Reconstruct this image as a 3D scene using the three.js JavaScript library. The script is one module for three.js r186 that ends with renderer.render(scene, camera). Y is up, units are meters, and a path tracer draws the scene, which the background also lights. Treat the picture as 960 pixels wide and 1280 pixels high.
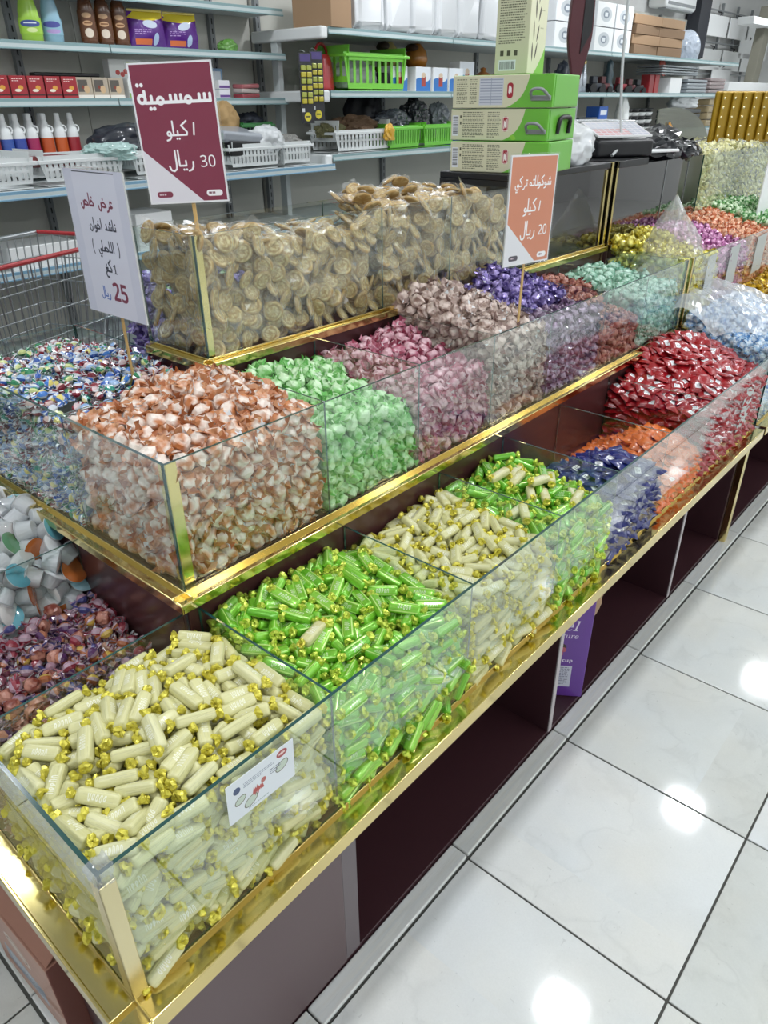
import * as THREE from 'three';
import { RoundedBoxGeometry } from 'three/addons/geometries/RoundedBoxGeometry.js';
import { mergeGeometries, mergeVertices } from 'three/addons/utils/BufferGeometryUtils.js';
import { RectAreaLightUniformsLib } from 'three/addons/lights/RectAreaLightUniformsLib.js';

// ---------------------------------------------------------------- camera, light, exposure
const scene = new THREE.Scene();
scene.background = new THREE.Color(0x000000);
const camera = new THREE.PerspectiveCamera(70.37, 960 / 1280, 0.05, 60);
camera.position.set(-0.183, 1.621, 0.63);
camera.rotation.set(THREE.MathUtils.degToRad(-29.37), THREE.MathUtils.degToRad(-48.83), THREE.MathUtils.degToRad(-0.556), 'YXZ');
const renderer = new THREE.WebGLRenderer({ antialias: true });
renderer.toneMapping = THREE.LinearToneMapping;
renderer.toneMappingExposure = 1.22;
renderer.shadowMap.enabled = true;
RectAreaLightUniformsLib.init();
const CEILING = 3.0, LAMP = 92, LAMP_SIZE = 0.2;
const LAMPS = [];
for (const z of [4.2, 2.3, -0.1, -2.5]) for (let k = -1; k < 7; k++) LAMPS.push([0.35 + 1.83 * k, z]);

// ---------------------------------------------------------------- small helpers
const rngOf = (s) => () => { s = (s + 0x6d2b79f5) | 0; let t = Math.imul(s ^ (s >>> 15), 1 | s); t = (t + Math.imul(t ^ (t >>> 7), 61 | t)) ^ t; return ((t ^ (t >>> 14)) >>> 0) / 4294967296; };
const R = rngOf(20240611);
const rr = (a, b, f = R) => a + (b - a) * f();
const clamp = (x, a, b) => Math.min(b, Math.max(a, x));
const lerp = (a, b, t) => a + (b - a) * t;
const smooth = (a, b, x) => { const t = clamp((x - a) / (b - a), 0, 1); return t * t * (3 - 2 * t); };
const hash3 = (x, y, z) => { let h = Math.imul(x, 374761393) ^ Math.imul(y, 668265263) ^ Math.imul(z, 2147483647 ^ 0x27d4eb2f); h = Math.imul(h ^ (h >>> 13), 1274126177); return ((h ^ (h >>> 16)) >>> 0) / 4294967296; };
function noise(x, y, z = 0) {
  const X = Math.floor(x), Y = Math.floor(y), Z = Math.floor(z), f = (t) => t * t * (3 - 2 * t), u = f(x - X), v = f(y - Y), w = f(z - Z);
  const c = (i, j, k) => hash3(X + i, Y + j, Z + k);
  return lerp(lerp(lerp(c(0, 0, 0), c(1, 0, 0), u), lerp(c(0, 1, 0), c(1, 1, 0), u), v), lerp(lerp(c(0, 0, 1), c(1, 0, 1), u), lerp(c(0, 1, 1), c(1, 1, 1), u), v), w) * 2 - 1;
}
const fbm = (x, y, z = 0, o = 4) => { let s = 0, a = 0.5; for (let i = 0; i < o; i++) { s += a * noise(x, y, z); x *= 2.03; y *= 2.03; z *= 2.03; a *= 0.5; } return s; };
const used = new Map();
function numbered(n) { const k = used.get(n) ?? 0; used.set(n, k + 1); return k ? n + '_' + String(k).padStart(3, '0') : n; }
function tag(o, label, category, group, kind) { if (label) o.userData.label = label; if (category) o.userData.category = category; if (group) o.userData.group = group; if (kind) o.userData.kind = kind; return o; }
function thing(name, label, category, [x, y, z] = [0, 0, 0], turn = 0, group) { const o = new THREE.Group(); o.name = numbered(name); o.position.set(x, y, z); o.rotation.y = turn; scene.add(o); return tag(o, label, category, group); }
function mesh(name, geo, mat, parent, pos, rot) {
  const o = new THREE.Mesh(geo, mat); o.name = parent === scene ? numbered(name) : name; o.castShadow = o.receiveShadow = true;
  if (pos) o.position.set(...pos);
  if (rot) o.rotation.set(...rot);
  parent.add(o); return o;
}
const single = (name, geo, mat, label, category, pos, rot, group) => tag(mesh(name, geo, mat, scene, pos, rot), label, category, group);
function copyOf(o, name, label, [x, y, z], turn = 0, group) { const c = o.clone(); c.name = numbered(name); c.position.set(x, y, z); c.rotation.set(0, turn, 0); scene.add(c); c.userData = { ...o.userData }; return tag(c, label, null, group); }
const geoms = new Map();
function bx(w, h, d, r = 0) { const k = [w, h, d, r].join(); if (!geoms.has(k)) geoms.set(k, r ? new RoundedBoxGeometry(w, h, d, 2, r) : new THREE.BoxGeometry(w, h, d)); return geoms.get(k); }
const moved = (g, x, y, z) => g.clone().translate(x, y, z);
const box2 = (x0, x1, y0, y1, z0, z1, r = 0) => moved(bx(+(x1 - x0).toFixed(4), +(y1 - y0).toFixed(4), +(z1 - z0).toFixed(4), r), (x0 + x1) / 2, (y0 + y1) / 2, (z0 + z1) / 2);
const join = (list) => mergeGeometries(list.map((g) => { const n = g.index ? g.toNonIndexed() : g.clone(); for (const k of Object.keys(n.attributes)) if (!['position', 'normal', 'uv'].includes(k)) n.deleteAttribute(k); if (!n.attributes.uv) n.setAttribute('uv', new THREE.BufferAttribute(new Float32Array(n.attributes.position.count * 2), 2)); n.clearGroups(); return n; }));
function tube(points, r, seg = 24, rad = 6) { return new THREE.TubeGeometry(new THREE.CatmullRomCurve3(points.map((p) => new THREE.Vector3(...p))), seg, r, rad, false); }
function bar(a, b, r, rad = 6) { const A = new THREE.Vector3(...a), B = new THREE.Vector3(...b), g = new THREE.CylinderGeometry(r, r, A.distanceTo(B), rad, 1); g.applyQuaternion(new THREE.Quaternion().setFromUnitVectors(new THREE.Vector3(0, 1, 0), B.clone().sub(A).normalize())); return g.translate(...A.add(B).multiplyScalar(0.5).toArray()); }
const lathe = (pts, seg = 20) => new THREE.LatheGeometry(pts.map((p) => new THREE.Vector2(...p)), seg);
function displaced(g, fn, flat = false) { const p = g.attributes.position, v = new THREE.Vector3(); for (let i = 0; i < p.count; i++) { v.fromBufferAttribute(p, i); fn(v); p.setXYZ(i, v.x, v.y, v.z); } let o = g; if (flat && g.index) o = g.toNonIndexed(); o.computeVertexNormals(); return o; }
// a crumpled lump: bags, bundles, wads of film
function crumple(rx, ry, rz, amp, seed, detail = 9, freq = 2.2, flat = false) {
  let g = new THREE.IcosahedronGeometry(1, detail);
  if (!flat) { g.deleteAttribute('normal'); g.deleteAttribute('uv'); g = mergeVertices(g, 1e-4); }
  g = displaced(g, (v) => { const n = fbm(v.x * freq + seed * 7.1, v.y * freq + 3.3, v.z * freq - seed * 2.7, 4), q = flat ? 0 : 0.5 - Math.abs(noise(v.x * freq * 1.9 + seed, v.y * freq * 1.9, v.z * freq * 1.9)) - 0.6 * Math.abs(noise(v.x * freq * 4.3, v.y * freq * 4.3 + seed, v.z * freq * 4.3)); v.multiplyScalar(1 + amp * (n * 2 + q * 0.5)); v.set(v.x * rx, v.y < -0.6 ? -0.6 * ry : v.y * ry, v.z * rz); });
  if (!g.attributes.uv) g.setAttribute('uv', new THREE.BufferAttribute(new Float32Array(g.attributes.position.count * 2), 2));
  return g;
}
// ---------------------------------------------------------------- textures
function canvasTex(w, h, draw, wrap) { const c = document.createElement('canvas'); c.width = w; c.height = h; const x = c.getContext('2d'); draw(x, w, h); const t = new THREE.CanvasTexture(c); t.colorSpace = THREE.SRGBColorSpace; if (wrap) t.wrapS = t.wrapT = THREE.RepeatWrapping; return t; }
function dataTex(n, fn, srgb = true) {
  const d = new Uint8Array(n * n * 4);
  for (let y = 0; y < n; y++) for (let x = 0; x < n; x++) { const c = fn(x / n, y / n); const i = (y * n + x) * 4; d[i] = clamp(c[0], 0, 255); d[i + 1] = clamp(c[1], 0, 255); d[i + 2] = clamp(c[2], 0, 255); d[i + 3] = 255; }
  const t = new THREE.DataTexture(d, n, n, THREE.RGBAFormat); t.wrapS = t.wrapT = THREE.RepeatWrapping; t.magFilter = THREE.LinearFilter; t.minFilter = THREE.LinearFilter; if (srgb) t.colorSpace = THREE.SRGBColorSpace; t.needsUpdate = true; return t;
}
// Arabic letters as pen strokes, from the right end of the letter leftwards; alef height is 1
const GL = {
  seenI: [0.86, ['0,.3 0,0 -.27,0 -.27,.3 -.27,0 -.54,0 -.54,.3 -.54,0 -.86,0']], seenM: [0.9, ['0,0 -.1,0 -.1,.3 -.1,0 -.36,0 -.36,.3 -.36,0 -.62,0 -.62,.3 -.62,0 -.9,0']],
  meemM: [0.5, ['0,0 -.5,0'], [], [[-0.25, 0.08, 0.14]]], yehM: [0.36, ['0,0 -.18,0 -.18,.28 -.18,0 -.36,0'], [[-0.1, -0.26], [-0.28, -0.26]]], yehI: [0.34, ['0,.3 0,0 -.34,0'], [[0, -0.26], [-0.2, -0.26]]],
  tehF: [0.5, ['0,0 -.14,0 -.14,.5'], [[-0.22, 0.78], [-0.42, 0.78]], [[-0.3, 0.17, 0.17]]], kafI: [0.62, ['-.02,1 -.46,.68 -.04,.2 -.08,0 -.62,0']], lamM: [0.32, ['0,0 -.16,0 -.16,1 -.16,0 -.32,0']], lamI: [0.3, ['0,1 0,0 -.3,0']],
  lamE: [0.6, ['0,1 0,.05 -.04,-.22 -.22,-.34 -.42,-.28 -.52,-.02']], wawF: [0.45, ['0,0 -.1,0', '-.06,.06 -.07,-.14 -.2,-.3 -.42,-.36'], [], [[-0.2, 0.12, 0.14]]], rehF: [0.4, ['0,0 -.05,-.1 -.16,-.28 -.38,-.36']], rehE: [0.42, ['-.02,.22 -.04,-.08 -.16,-.28 -.38,-.36']],
  alefE: [0.18, ['0,1 0,0']], alefF: [0.24, ['0,0 -.14,0 -.14,1']], one: [0.3, ['0,.8 -.08,.72 -.1,0']],
  ainI: [0.5, ['-.02,.42 -.16,.52 -.3,.42 -.28,.22 -.1,.1 .02,.06 -.1,0 -.5,0']], ghainF: [0.5, ['0,0 -.12,.02 -.02,.28 -.34,.28 -.2,.02 -.36,-.12 -.42,-.32 -.3,-.5 -.02,-.52'], [[-0.2, 0.56]]], khahI: [0.58, ['-.46,.3 -.34,.44 -.18,.34 0,.1 -.08,0 -.58,0'], [[-0.22, 0.68]]],
  sadI: [1.0, ['0,.04 -.06,.18 -.3,.36 -.56,.38 -.68,.26 -.64,.06 -.36,0 0,.04', '-.64,.05 -.76,.02 -.78,.3 -.78,0 -1,0']], sadE: [1.38, ['0,.04 -.06,.18 -.3,.36 -.56,.38 -.68,.26 -.64,.06 -.36,0 0,.04', '-.64,.05 -.76,.02 -.78,.3 -.79,0 -.86,-.24 -1.02,-.34 -1.2,-.24 -1.26,.06']],
  noonI: [0.34, ['0,.3 0,0 -.34,0'], [[0, 0.6]]], noonE: [0.6, ['0,.12 -.02,-.12 -.16,-.3 -.36,-.3 -.5,-.12 -.52,.14'], [[-0.26, 0.28]]], dalF: [0.4, ['0,0 -.1,0', '-.2,.5 -.12,.3 -.08,0 -.4,0']], tehI: [0.36, ['0,.3 0,0 -.36,0'], [[0.06, 0.6], [-0.14, 0.6]]],
  yehF: [0.66, ['0,0 -.06,.16 -.22,.16 -.28,0 -.1,-.1 -.06,-.26 -.22,-.38 -.46,-.34 -.6,-.18 -.6,.02'], [[-0.24, -0.6], [-0.42, -0.6]]], hehF: [0.44, ['0,0 -.12,0'], [], [[-0.26, 0.15, 0.16]]],
};
GL.dadE = [GL.sadE[0], GL.sadE[1], [[-0.42, 0.66]]]; GL.sheenI = [GL.seenI[0], GL.seenI[1], [[-0.18, 0.58], [-0.36, 0.58], [-0.27, 0.76]]];
const WORDS = {
  sesame: ['seenI', 'meemM', 'seenM', 'meemM', 'yehM', 'tehF'], kilo: ['kafI', 'yehM', 'lamM', 'wawF'], riyal: ['rehE', 'yehI', 'alefF', 'lamE'], offer: ['ainI', 'rehF', 'dadE'], special: ['khahI', 'alefF', 'sadE'], nashid: ['noonI', 'alefF', 'sheenI', 'dalF'],
  brothers: ['alefE', 'khahI', 'wawF', 'alefE', 'noonE'], original: ['alefE', 'lamI', 'alefF', 'sadI', 'lamM', 'yehF'], kgh: ['kafI', 'ghainF'], chocolate: ['sheenI', 'wawF', 'kafI', 'wawF', 'lamI', 'alefF', 'tehI', 'hehF'], turkish: ['tehI', 'rehF', 'kafI', 'yehF'],
};
const wordWidth = (w) => WORDS[w].reduce((s, g) => s + GL[g][0] + (/[E]$|rehF|wawF|alefF|dalF/.test(g) ? 0.12 : 0), 0);
function arabic(ctx, word, right, base, size, color, lw = 0.16) {
  ctx.strokeStyle = ctx.fillStyle = color; ctx.lineWidth = size * lw; ctx.lineCap = ctx.lineJoin = 'round';
  let x = right;
  for (const g of WORDS[word]) {
    const [w, strokes, dots = [], rings = []] = GL[g];
    for (const s of strokes) {
      const p = s.split(' ').map((q) => q.split(',').map(Number)); ctx.beginPath();
      p.forEach(([a, b], i) => (i ? ctx.lineTo(x + a * size, base - b * size) : ctx.moveTo(x + a * size, base - b * size))); ctx.stroke();
    }
    for (const [a, b] of dots) { ctx.beginPath(); ctx.arc(x + a * size, base - b * size, size * lw * 0.6, 0, 7); ctx.fill(); }
    for (const [a, b, r] of rings) { ctx.beginPath(); ctx.arc(x + a * size, base - b * size, size * r, 0, 7); ctx.stroke(); }
    x -= w * size + (/[E]$|rehF|wawF|alefF|dalF/.test(g) ? 0.12 * size : 0);
  }
  return right - x;
}
function phrase(ctx, words, cx, base, size, color, lw, gap = 0.45) { const W = words.reduce((s, w) => s + wordWidth(w), 0) + gap * (words.length - 1); let x = cx + (W * size) / 2; for (const w of words) x -= arabic(ctx, w, x, base, size, color, lw) + gap * size; }
function smallPrint(ctx, x, y, w, h, rows, color, f = R) { ctx.fillStyle = color; const step = h / rows; for (let i = 0; i < rows; i++) { let a = x; const end = x + w * (i === rows - 1 ? 0.6 : rr(0.85, 1, f)); while (a < end) { const l = Math.min(end - a, rr(3, 14, f)); ctx.fillRect(a, y + i * step, l, step * 0.45); a += l + 3; } } }
const scribble = (x, cx, cy, w, h, color, lw, f) => { x.strokeStyle = color; x.lineWidth = lw; x.lineCap = 'round'; x.beginPath(); for (let i = 0; i <= 12; i++) { const a = cx - w / 2 + (w * i) / 12, b = cy + (i % 2 ? -1 : 1) * h * rr(0.15, 0.5, f); i ? x.lineTo(a, b) : x.moveTo(a, b); } x.stroke(); };
// ---------------------------------------------------------------- materials
const std = (color, roughness = 0.6, metalness = 0, more = {}) => new THREE.MeshStandardMaterial({ color, roughness, metalness, side: THREE.DoubleSide, ...more });
const phys = (o) => new THREE.MeshPhysicalMaterial({ side: THREE.DoubleSide, ...o });
const M = {
  glass: phys({ color: 0xfcfffe, transmission: 1, thickness: 0, roughness: 0.02, ior: 1.5 }),
  glassFront: phys({ color: 0xfafefc, transmission: 1, thickness: 0, roughness: 0.02, ior: 1.85 }),
  glassEdge: phys({ color: 0x1d4a47, roughness: 0.12, clearcoat: 1 }),
  acrylic: phys({ color: 0xffffff, transmission: 1, thickness: 0, roughness: 0.05, ior: 1.5 }),
  film: phys({ color: 0xffffff, transmission: 1, thickness: 0, roughness: 0.1, ior: 1.5 }),
  milky: phys({ color: 0xf3f5f5, transmission: 0.8, thickness: 0, roughness: 0.28, ior: 1.45 }),
  gold: std(0xe3cf8e, 0.13, 1), goldPale: std(0xe8dcb0, 0.26, 1), goldFoil: std(0xd9cf55, 0.34, 0.5, { flatShading: true }), silverFoil: std(0xc8c9cc, 0.25, 1, { flatShading: true }),
  maroon: phys({ color: 0x4a2a2b, roughness: 0.3, clearcoat: 0.3 }), panel: phys({ color: 0x5c4a4c, roughness: 0.42 }), panelEdge: std(0x6b6265, 0.5), cavity: phys({ color: 0x3d2429, roughness: 0.35 }), edgeBand: std(0xb5aeb0, 0.4),
  black: std(0x17171a, 0.35), blackGlass: phys({ color: 0x1b1718, roughness: 0.05, clearcoat: 1 }), white: std(0xeceeee, 0.45), whitePlastic: phys({ color: 0xe9ecec, roughness: 0.35, clearcoat: 0.3 }), grey: std(0x8c9092, 0.5), steel: std(0xb9bdc0, 0.25, 1),
  shelf: std(0xc9d0d0, 0.5), rail: std(0x86a3a6, 0.4), railBlue: std(0x7da4bd, 0.4), railStrip: std(0xc4d0d0, 0.45), backPanel: std(0xd2d1c8, 0.7), wall: std(0xdfe0df, 0.8), ceiling: std(0xf0f0ee, 0.9), wood: std(0xc9a56a, 0.6), kraft: std(0xa58769, 0.8), kraftDark: std(0x8a7057, 0.85),
};
// ---------------------------------------------------------------- the room
const ROOM = { x0: -4, x1: 14, z0: -3.72, z1: 5 };
const struct = (name, geo, mat) => tag(mesh(name, geo, mat, scene), null, null, null, 'structure');
const marble = dataTex(1024, (u, v) => {
  const w = fbm(u * 5 + 1.7 * fbm(u * 4, v * 4, 3), v * 5 + 1.7 * fbm(u * 4 + 9, v * 4, 5), 1, 5), vein = Math.pow(1 - Math.min(1, Math.abs(fbm(u * 3.5 + 2 * w * 0.4, v * 3.5, 8, 5)) * 7), 3), g = noise(u * 420, v * 420, 2);
  const k = 222 + 9 * w + 2 * g - 7 * vein, warm = 3 * fbm(u * 7, v * 7, 20, 3); const s = noise(u * 120, v * 120, 7) > 0.93 ? -14 : 0;
  return [k - 2 + warm + s, k + s, k - 2 - warm * 1.5 + s];
});
const tileBump = dataTex(256, (u, v) => { const k = 128 + 70 * fbm(u * 6, v * 6, 4, 4); return [k, k, k]; }, false);
const tileMats = [0xffffff, 0xf8f8f6, 0xf2f3f1].map((c) => phys({ color: c, map: marble, roughness: 0.075, bumpMap: tileBump, bumpScale: 0.0006 }));
const grout = std(0x4b4b47, 0.9);
const floor = struct('floor', box2(ROOM.x0 - 0.2, ROOM.x1 + 0.2, -0.2, -0.003, ROOM.z0 - 0.2, ROOM.z1 + 0.2), grout);
const tileGeo = [];
for (let k = 0; k < 6; k++) { const g = new RoundedBoxGeometry(0.495, 0.02, 0.495, 1, 0.0018); const uv = g.attributes.uv; for (let i = 0; i < uv.count; i++) { let u = uv.getX(i), v = uv.getY(i); if (k & 1) [u, v] = [v, 1 - u]; uv.setXY(i, u * 0.5 + 0.37 * k, v * 0.5 + 0.21 * k); } tileGeo.push(g); }
function floorTile(x, z) { const t = mesh('tile', tileGeo[Math.floor(R() * 6)], tileMats[Math.floor(R() * 3)], floor, [x + 0.25, -0.01 + rr(-0.0004, 0.0004), z + 0.25]); t.rotation.x = rr(-0.0006, 0.0006); }
for (let i = -5; i < 12; i++) for (let j = 0; j < 6; j++) floorTile(0.3047 + 0.5 * i, 0.03 + 0.5 * j);
for (let i = -5; i < 0; i++) for (let j = -5; j < 0; j++) floorTile(0.3047 - 0.045 + 0.5 * i, 0.03 + 0.5 * j);
{ // the rest of the floor, beyond the counted tiles: one piece of the same tile
  const far = []; for (let i = -8; i < 28; i++) for (let j = -8; j < 10; j++) { const x = 0.3047 + 0.5 * i, z = 0.03 + 0.5 * j; if ((i >= -5 && i < 12 && j >= 0 && j < 6) || (i >= -5 && i < 0 && j >= -5 && j < 0)) continue; if (x > -0.3 && x < 5.6 && z > -1.9 && z < 0) continue; const g = box2(x, x + 0.495, -0.02, 0, z, z + 0.495); far.push(g); }
  tag(mesh('tile_field', join(far), tileMats[1], floor), null, null, null, 'stuff');
}
struct('wall_back', box2(ROOM.x0, ROOM.x1, 0, CEILING, ROOM.z0 - 0.15, ROOM.z0), M.wall);
struct('wall_front', box2(ROOM.x0, ROOM.x1, 0, CEILING, ROOM.z1, ROOM.z1 + 0.15), M.wall);
struct('wall_left', box2(ROOM.x0 - 0.15, ROOM.x0, 0, CEILING, ROOM.z0, ROOM.z1), M.wall);
struct('wall_right', box2(ROOM.x1, ROOM.x1 + 0.15, 0, CEILING, ROOM.z0, ROOM.z1), M.wall);
struct('ceiling', box2(ROOM.x0 - 0.15, ROOM.x1 + 0.15, CEILING, CEILING + 0.15, ROOM.z0 - 0.15, ROOM.z1 + 0.15), M.ceiling);
const lampRing = lathe([[0.115, 0], [0.122, -0.004], [0.138, -0.006], [0.14, 0], [0.115, 0]], 28), lampDisc = new THREE.CircleGeometry(0.117, 28).rotateX(Math.PI / 2);
const lampGlow = std(0xffffff, 0.5, 0, { emissive: 0xffffff, emissiveIntensity: 4 });
for (const [x, z] of LAMPS) {
  const l = thing('ceiling_lamp', 'round white recessed ceiling light in the white shop ceiling', 'lamp', [x, CEILING - 0.002, z], 0, 'round ceiling lights');
  mesh('housing', lampRing, M.white, l); mesh('diffuser', lampDisc, lampGlow, l, [0, -0.003, 0]);
  const a = new THREE.RectAreaLight(0xf6faff, LAMP, LAMP_SIZE, LAMP_SIZE); a.name = 'lamp_light'; a.rotation.x = -Math.PI / 2; a.position.y = -0.012; l.add(a);
}
// ---------------------------------------------------------------- the stepped display counters
const T1 = { b: 0.531, t: 0.8045 }, T2 = { x: 0.39, z: -0.353, b: 0.8476, t: 1.105 }, T3 = { x: 0.753, z: -0.703, zb: -0.93, b: 1.1215, t: 1.386 };
const EX = 2.69, BX = 2.72, END2 = 5.3, BACK = -1.66;   // module 1 ends at EX, module 2 runs from BX to END2
const G = 0.006;
function pane(parent, x0, x1, y0, y1, z0, z1, name = 'glass_pane') {
  const d = [x1 - x0, y1 - y0, z1 - z0], thin = d.indexOf(Math.min(...d)), mats = []; for (let f = 0; f < 6; f++) mats.push(Math.floor(f / 2) === thin ? (name === 'front_glass' ? M.glassFront : M.glass) : M.glassEdge);
  return mesh(name, new THREE.BoxGeometry(...d), mats, parent, [(x0 + x1) / 2, (y0 + y1) / 2, (z0 + z1) / 2]);
}
// gold angle along x (facing +z) or along z (facing -x); at is the glass face, y the foot of the glass
function trimX(parent, x0, x1, z, y, w = 0.04, h = 0.036) { return mesh('gold_trim', join([box2(x0, x1, y - 0.004, y + 0.006, z, z + 0.003, 0.001), box2(x0, x1, y - 0.008, y - 0.003, z, z + w, 0.0015), box2(x0, x1, y - h, y - 0.001, z + w - 0.004, z + w + 0.002, 0.0022)]), M.gold, parent); }
function trimZ(parent, z0, z1, x, y, w = 0.04, h = 0.036) { return mesh('gold_trim', join([box2(x - 0.003, x, y - 0.004, y + 0.006, z0, z1, 0.001), box2(x - w, x, y - 0.008, y - 0.003, z0, z1, 0.0015), box2(x - w - 0.002, x - w + 0.004, y - h, y - 0.001, z0, z1, 0.0022)]), M.gold, parent); }
const solid = (name, parent, x0, x1, y0, y1, z0, z1, m = M.maroon, r = 0.002) => mesh(name, box2(x0, x1, y0, y1, z0, z1, r), m, parent);

const c1 = thing('display_counter', 'nearest stepped three-tier candy counter with gold trim and glass bins', 'counter');
{ const p = c1;
  // base
  solid('base_floor', p, 0.0, EX, 0.0, 0.022, BACK, -0.022, M.cavity);
  solid('front_panel', p, 0.0, 0.425, 0.022, 0.492, -0.04, -0.018, M.panel); solid('panel_edge', p, 0.426, 0.468, 0.022, 0.49, -0.05, -0.02, M.panelEdge);
  for (const x of [1.275, 2.14]) { const d = solid('base_divider', p, x, x + 0.018, 0.022, 0.49, -0.5, -0.022, M.cavity); mesh('edge_band', box2(x, x + 0.018, 0.022, 0.49, -0.022, -0.019), M.edgeBand, d); }
  solid('base_back', p, 0.0, EX, 0.022, 0.49, -0.52, -0.5, M.cavity); solid('base_end', p, EX - 0.018, EX, 0.022, 0.49, BACK, -0.022, M.cavity);
  solid('side_panel', p, 0.0, 0.018, 0.022, 0.49, -0.3, -0.04, M.cavity); solid('side_panel', p, 0.0, 0.018, 0.022, 0.49, BACK, -0.72, M.cavity);
  solid('base_divider', p, 0.02, 0.42, 0.022, 0.49, -0.72, -0.7, M.cavity);
  mesh('base_post', join([box2(EX - 0.004, EX + 0.012, 0.0, 0.49, -0.02, 0.004, 0.002), box2(EX + 0.016, EX + 0.028, 0.0, 0.49, -0.02, 0.004, 0.002)]), M.gold, p);
  // tier one
  solid('lower_deck', p, 0.0, EX, 0.49, T1.b - 0.006, BACK, -0.001); trimX(p, -0.042, EX, 0, T1.b); trimZ(p, BACK, 0.042, 0, T1.b);
  pane(p, 0, EX, T1.b, T1.t, -G, 0, 'front_glass'); pane(p, 0, G, T1.b, T1.t, BACK, -G - 0.0005, 'front_glass');
  mesh('corner_post', join([box2(-0.003, 0.02, T1.b + 0.002, T1.t - 0.02, 0.0005, 0.003, 0.001), box2(-0.003, -0.0005, T1.b + 0.002, T1.t - 0.02, -0.02, 0.003, 0.001)]), M.goldPale, p);
  for (const x of [0.41, 0.8023, 1.1524, 1.4484, 1.7706, 2.1091, EX - G]) pane(p, x, x + G * 0.8, T1.b, T1.t - 0.001, T2.z + 0.002, -G - 0.001, 'divider');
  for (const z of [-0.36, -0.7577, -1.3]) pane(p, G + 0.001, T2.x - 0.002, T1.b, T1.t - 0.001, z, z + G * 0.8, 'divider');
  mesh('trim_corner', box2(-0.043, 0.001, T1.b - 0.009, T1.b - 0.0025, -0.001, 0.043, 0.001), M.gold, p);
  // tier two
  solid('riser', p, T2.x, EX, T1.b - 0.006, T2.b - 0.006, T2.z - 0.02, T2.z); solid('riser', p, T2.x, T2.x + 0.02, T1.b - 0.006, T2.b - 0.006, -1.307, T2.z - 0.02); solid('riser', p, T2.x, EX, T1.b - 0.006, T2.b - 0.006, -1.307, -1.287);
  solid('middle_deck', p, T2.x + 0.02, EX, T2.b - 0.03, T2.b - 0.004, -1.287, T2.z - 0.02); trimX(p, T2.x - 0.026, EX, T2.z, T2.b, 0.024, 0.022); trimZ(p, -1.307, T2.z + 0.026, T2.x, T2.b, 0.024, 0.022);
  pane(p, T2.x, EX - 0.02, T2.b, T2.t, T2.z - G, T2.z); pane(p, T2.x, T2.x + G, T2.b, T2.t, -1.3, T2.z - G - 0.0005);
  mesh('corner_post', join([box2(T2.x + 0.008, T2.x + 0.03, T2.b, T2.t - 0.004, T2.z - 0.0095, T2.z - 0.0075, 0.0008), box2(T2.x + 0.008, T2.x + 0.01, T2.b, T2.t - 0.004, T2.z - 0.03, T2.z - 0.008, 0.0008)]), M.gold, p);
  for (const x of [0.7687, 1.0737, 1.3841, 1.6776, 2.0214, 2.33]) pane(p, x, x + G * 0.8, T2.b, T2.t - 0.001, T3.z + 0.002, T2.z - G - 0.001, 'divider');
  pane(p, T2.x + G, T3.x - 0.002, T2.b, T2.t - 0.001, T3.z, T3.z + G * 0.8, 'divider');
  pane(p, T3.x - G, T3.x, T2.b, T2.t, -1.3, T3.zb - 0.01); pane(p, T2.x + G, T3.x - G, T2.b, T2.t, -1.3, -1.294); pane(p, T3.x, EX, T2.b, T2.t, -1.3, -1.294);
  mesh('end_post', box2(EX - 0.018, EX - 0.002, T2.b, T2.t, T2.z - 0.016, T2.z, 0.002), M.gold, p); mesh('end_post', box2(EX - 0.018, EX - 0.002, T3.b - 0.02, 1.42, T3.z - 0.016, T3.z, 0.002), M.gold, p);
  pane(p, EX - G - 0.02, EX - 0.02, T2.b, T2.t, T3.z, T2.z - G - 0.001);
  mesh('trim_corner', box2(T2.x - 0.027, T2.x + 0.001, T2.b - 0.009, T2.b - 0.0025, T2.z - 0.001, T2.z + 0.027, 0.001), M.gold, p);
  // tier three
  solid('riser', p, T3.x, EX, T2.b - 0.004, T3.b - 0.006, T3.z - 0.02, T3.z); solid('riser', p, T3.x, T3.x + 0.02, T2.b - 0.004, T3.b - 0.006, T3.zb - 0.006, T3.z - 0.02); solid('riser', p, T3.x, EX, T2.b - 0.004, T3.b - 0.006, T3.zb - 0.026, T3.zb - 0.006);
  solid('upper_deck', p, T3.x + 0.02, EX, T3.b - 0.03, T3.b - 0.004, T3.zb - 0.006, T3.z - 0.02); trimX(p, T3.x - 0.018, EX, T3.z, T3.b, 0.016, 0.02); trimZ(p, T3.zb, T3.z + 0.018, T3.x, T3.b, 0.016, 0.02);
  pane(p, T3.x, 1.97, T3.b, T3.t, T3.z - G, T3.z); pane(p, T3.x, T3.x + G, T3.b, T3.t, T3.zb, T3.z - G - 0.0005); pane(p, T3.x, 1.97, T3.b, T3.t, T3.zb - G, T3.zb - 0.0005);
  mesh('corner_post', join([box2(T3.x + 0.007, T3.x + 0.024, T3.b, T3.t - 0.002, T3.z - 0.009, T3.z - 0.007, 0.0008), box2(T3.x + 0.007, T3.x + 0.009, T3.b, T3.t - 0.002, T3.z - 0.024, T3.z - 0.008, 0.0008)]), M.gold, p);
  for (const x of [1.3499, 1.6574, 1.972]) pane(p, x, x + G * 0.8, T3.b, T3.t + 0.0 - 0.001, T3.zb, T3.z - G - 0.001, 'divider');
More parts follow.
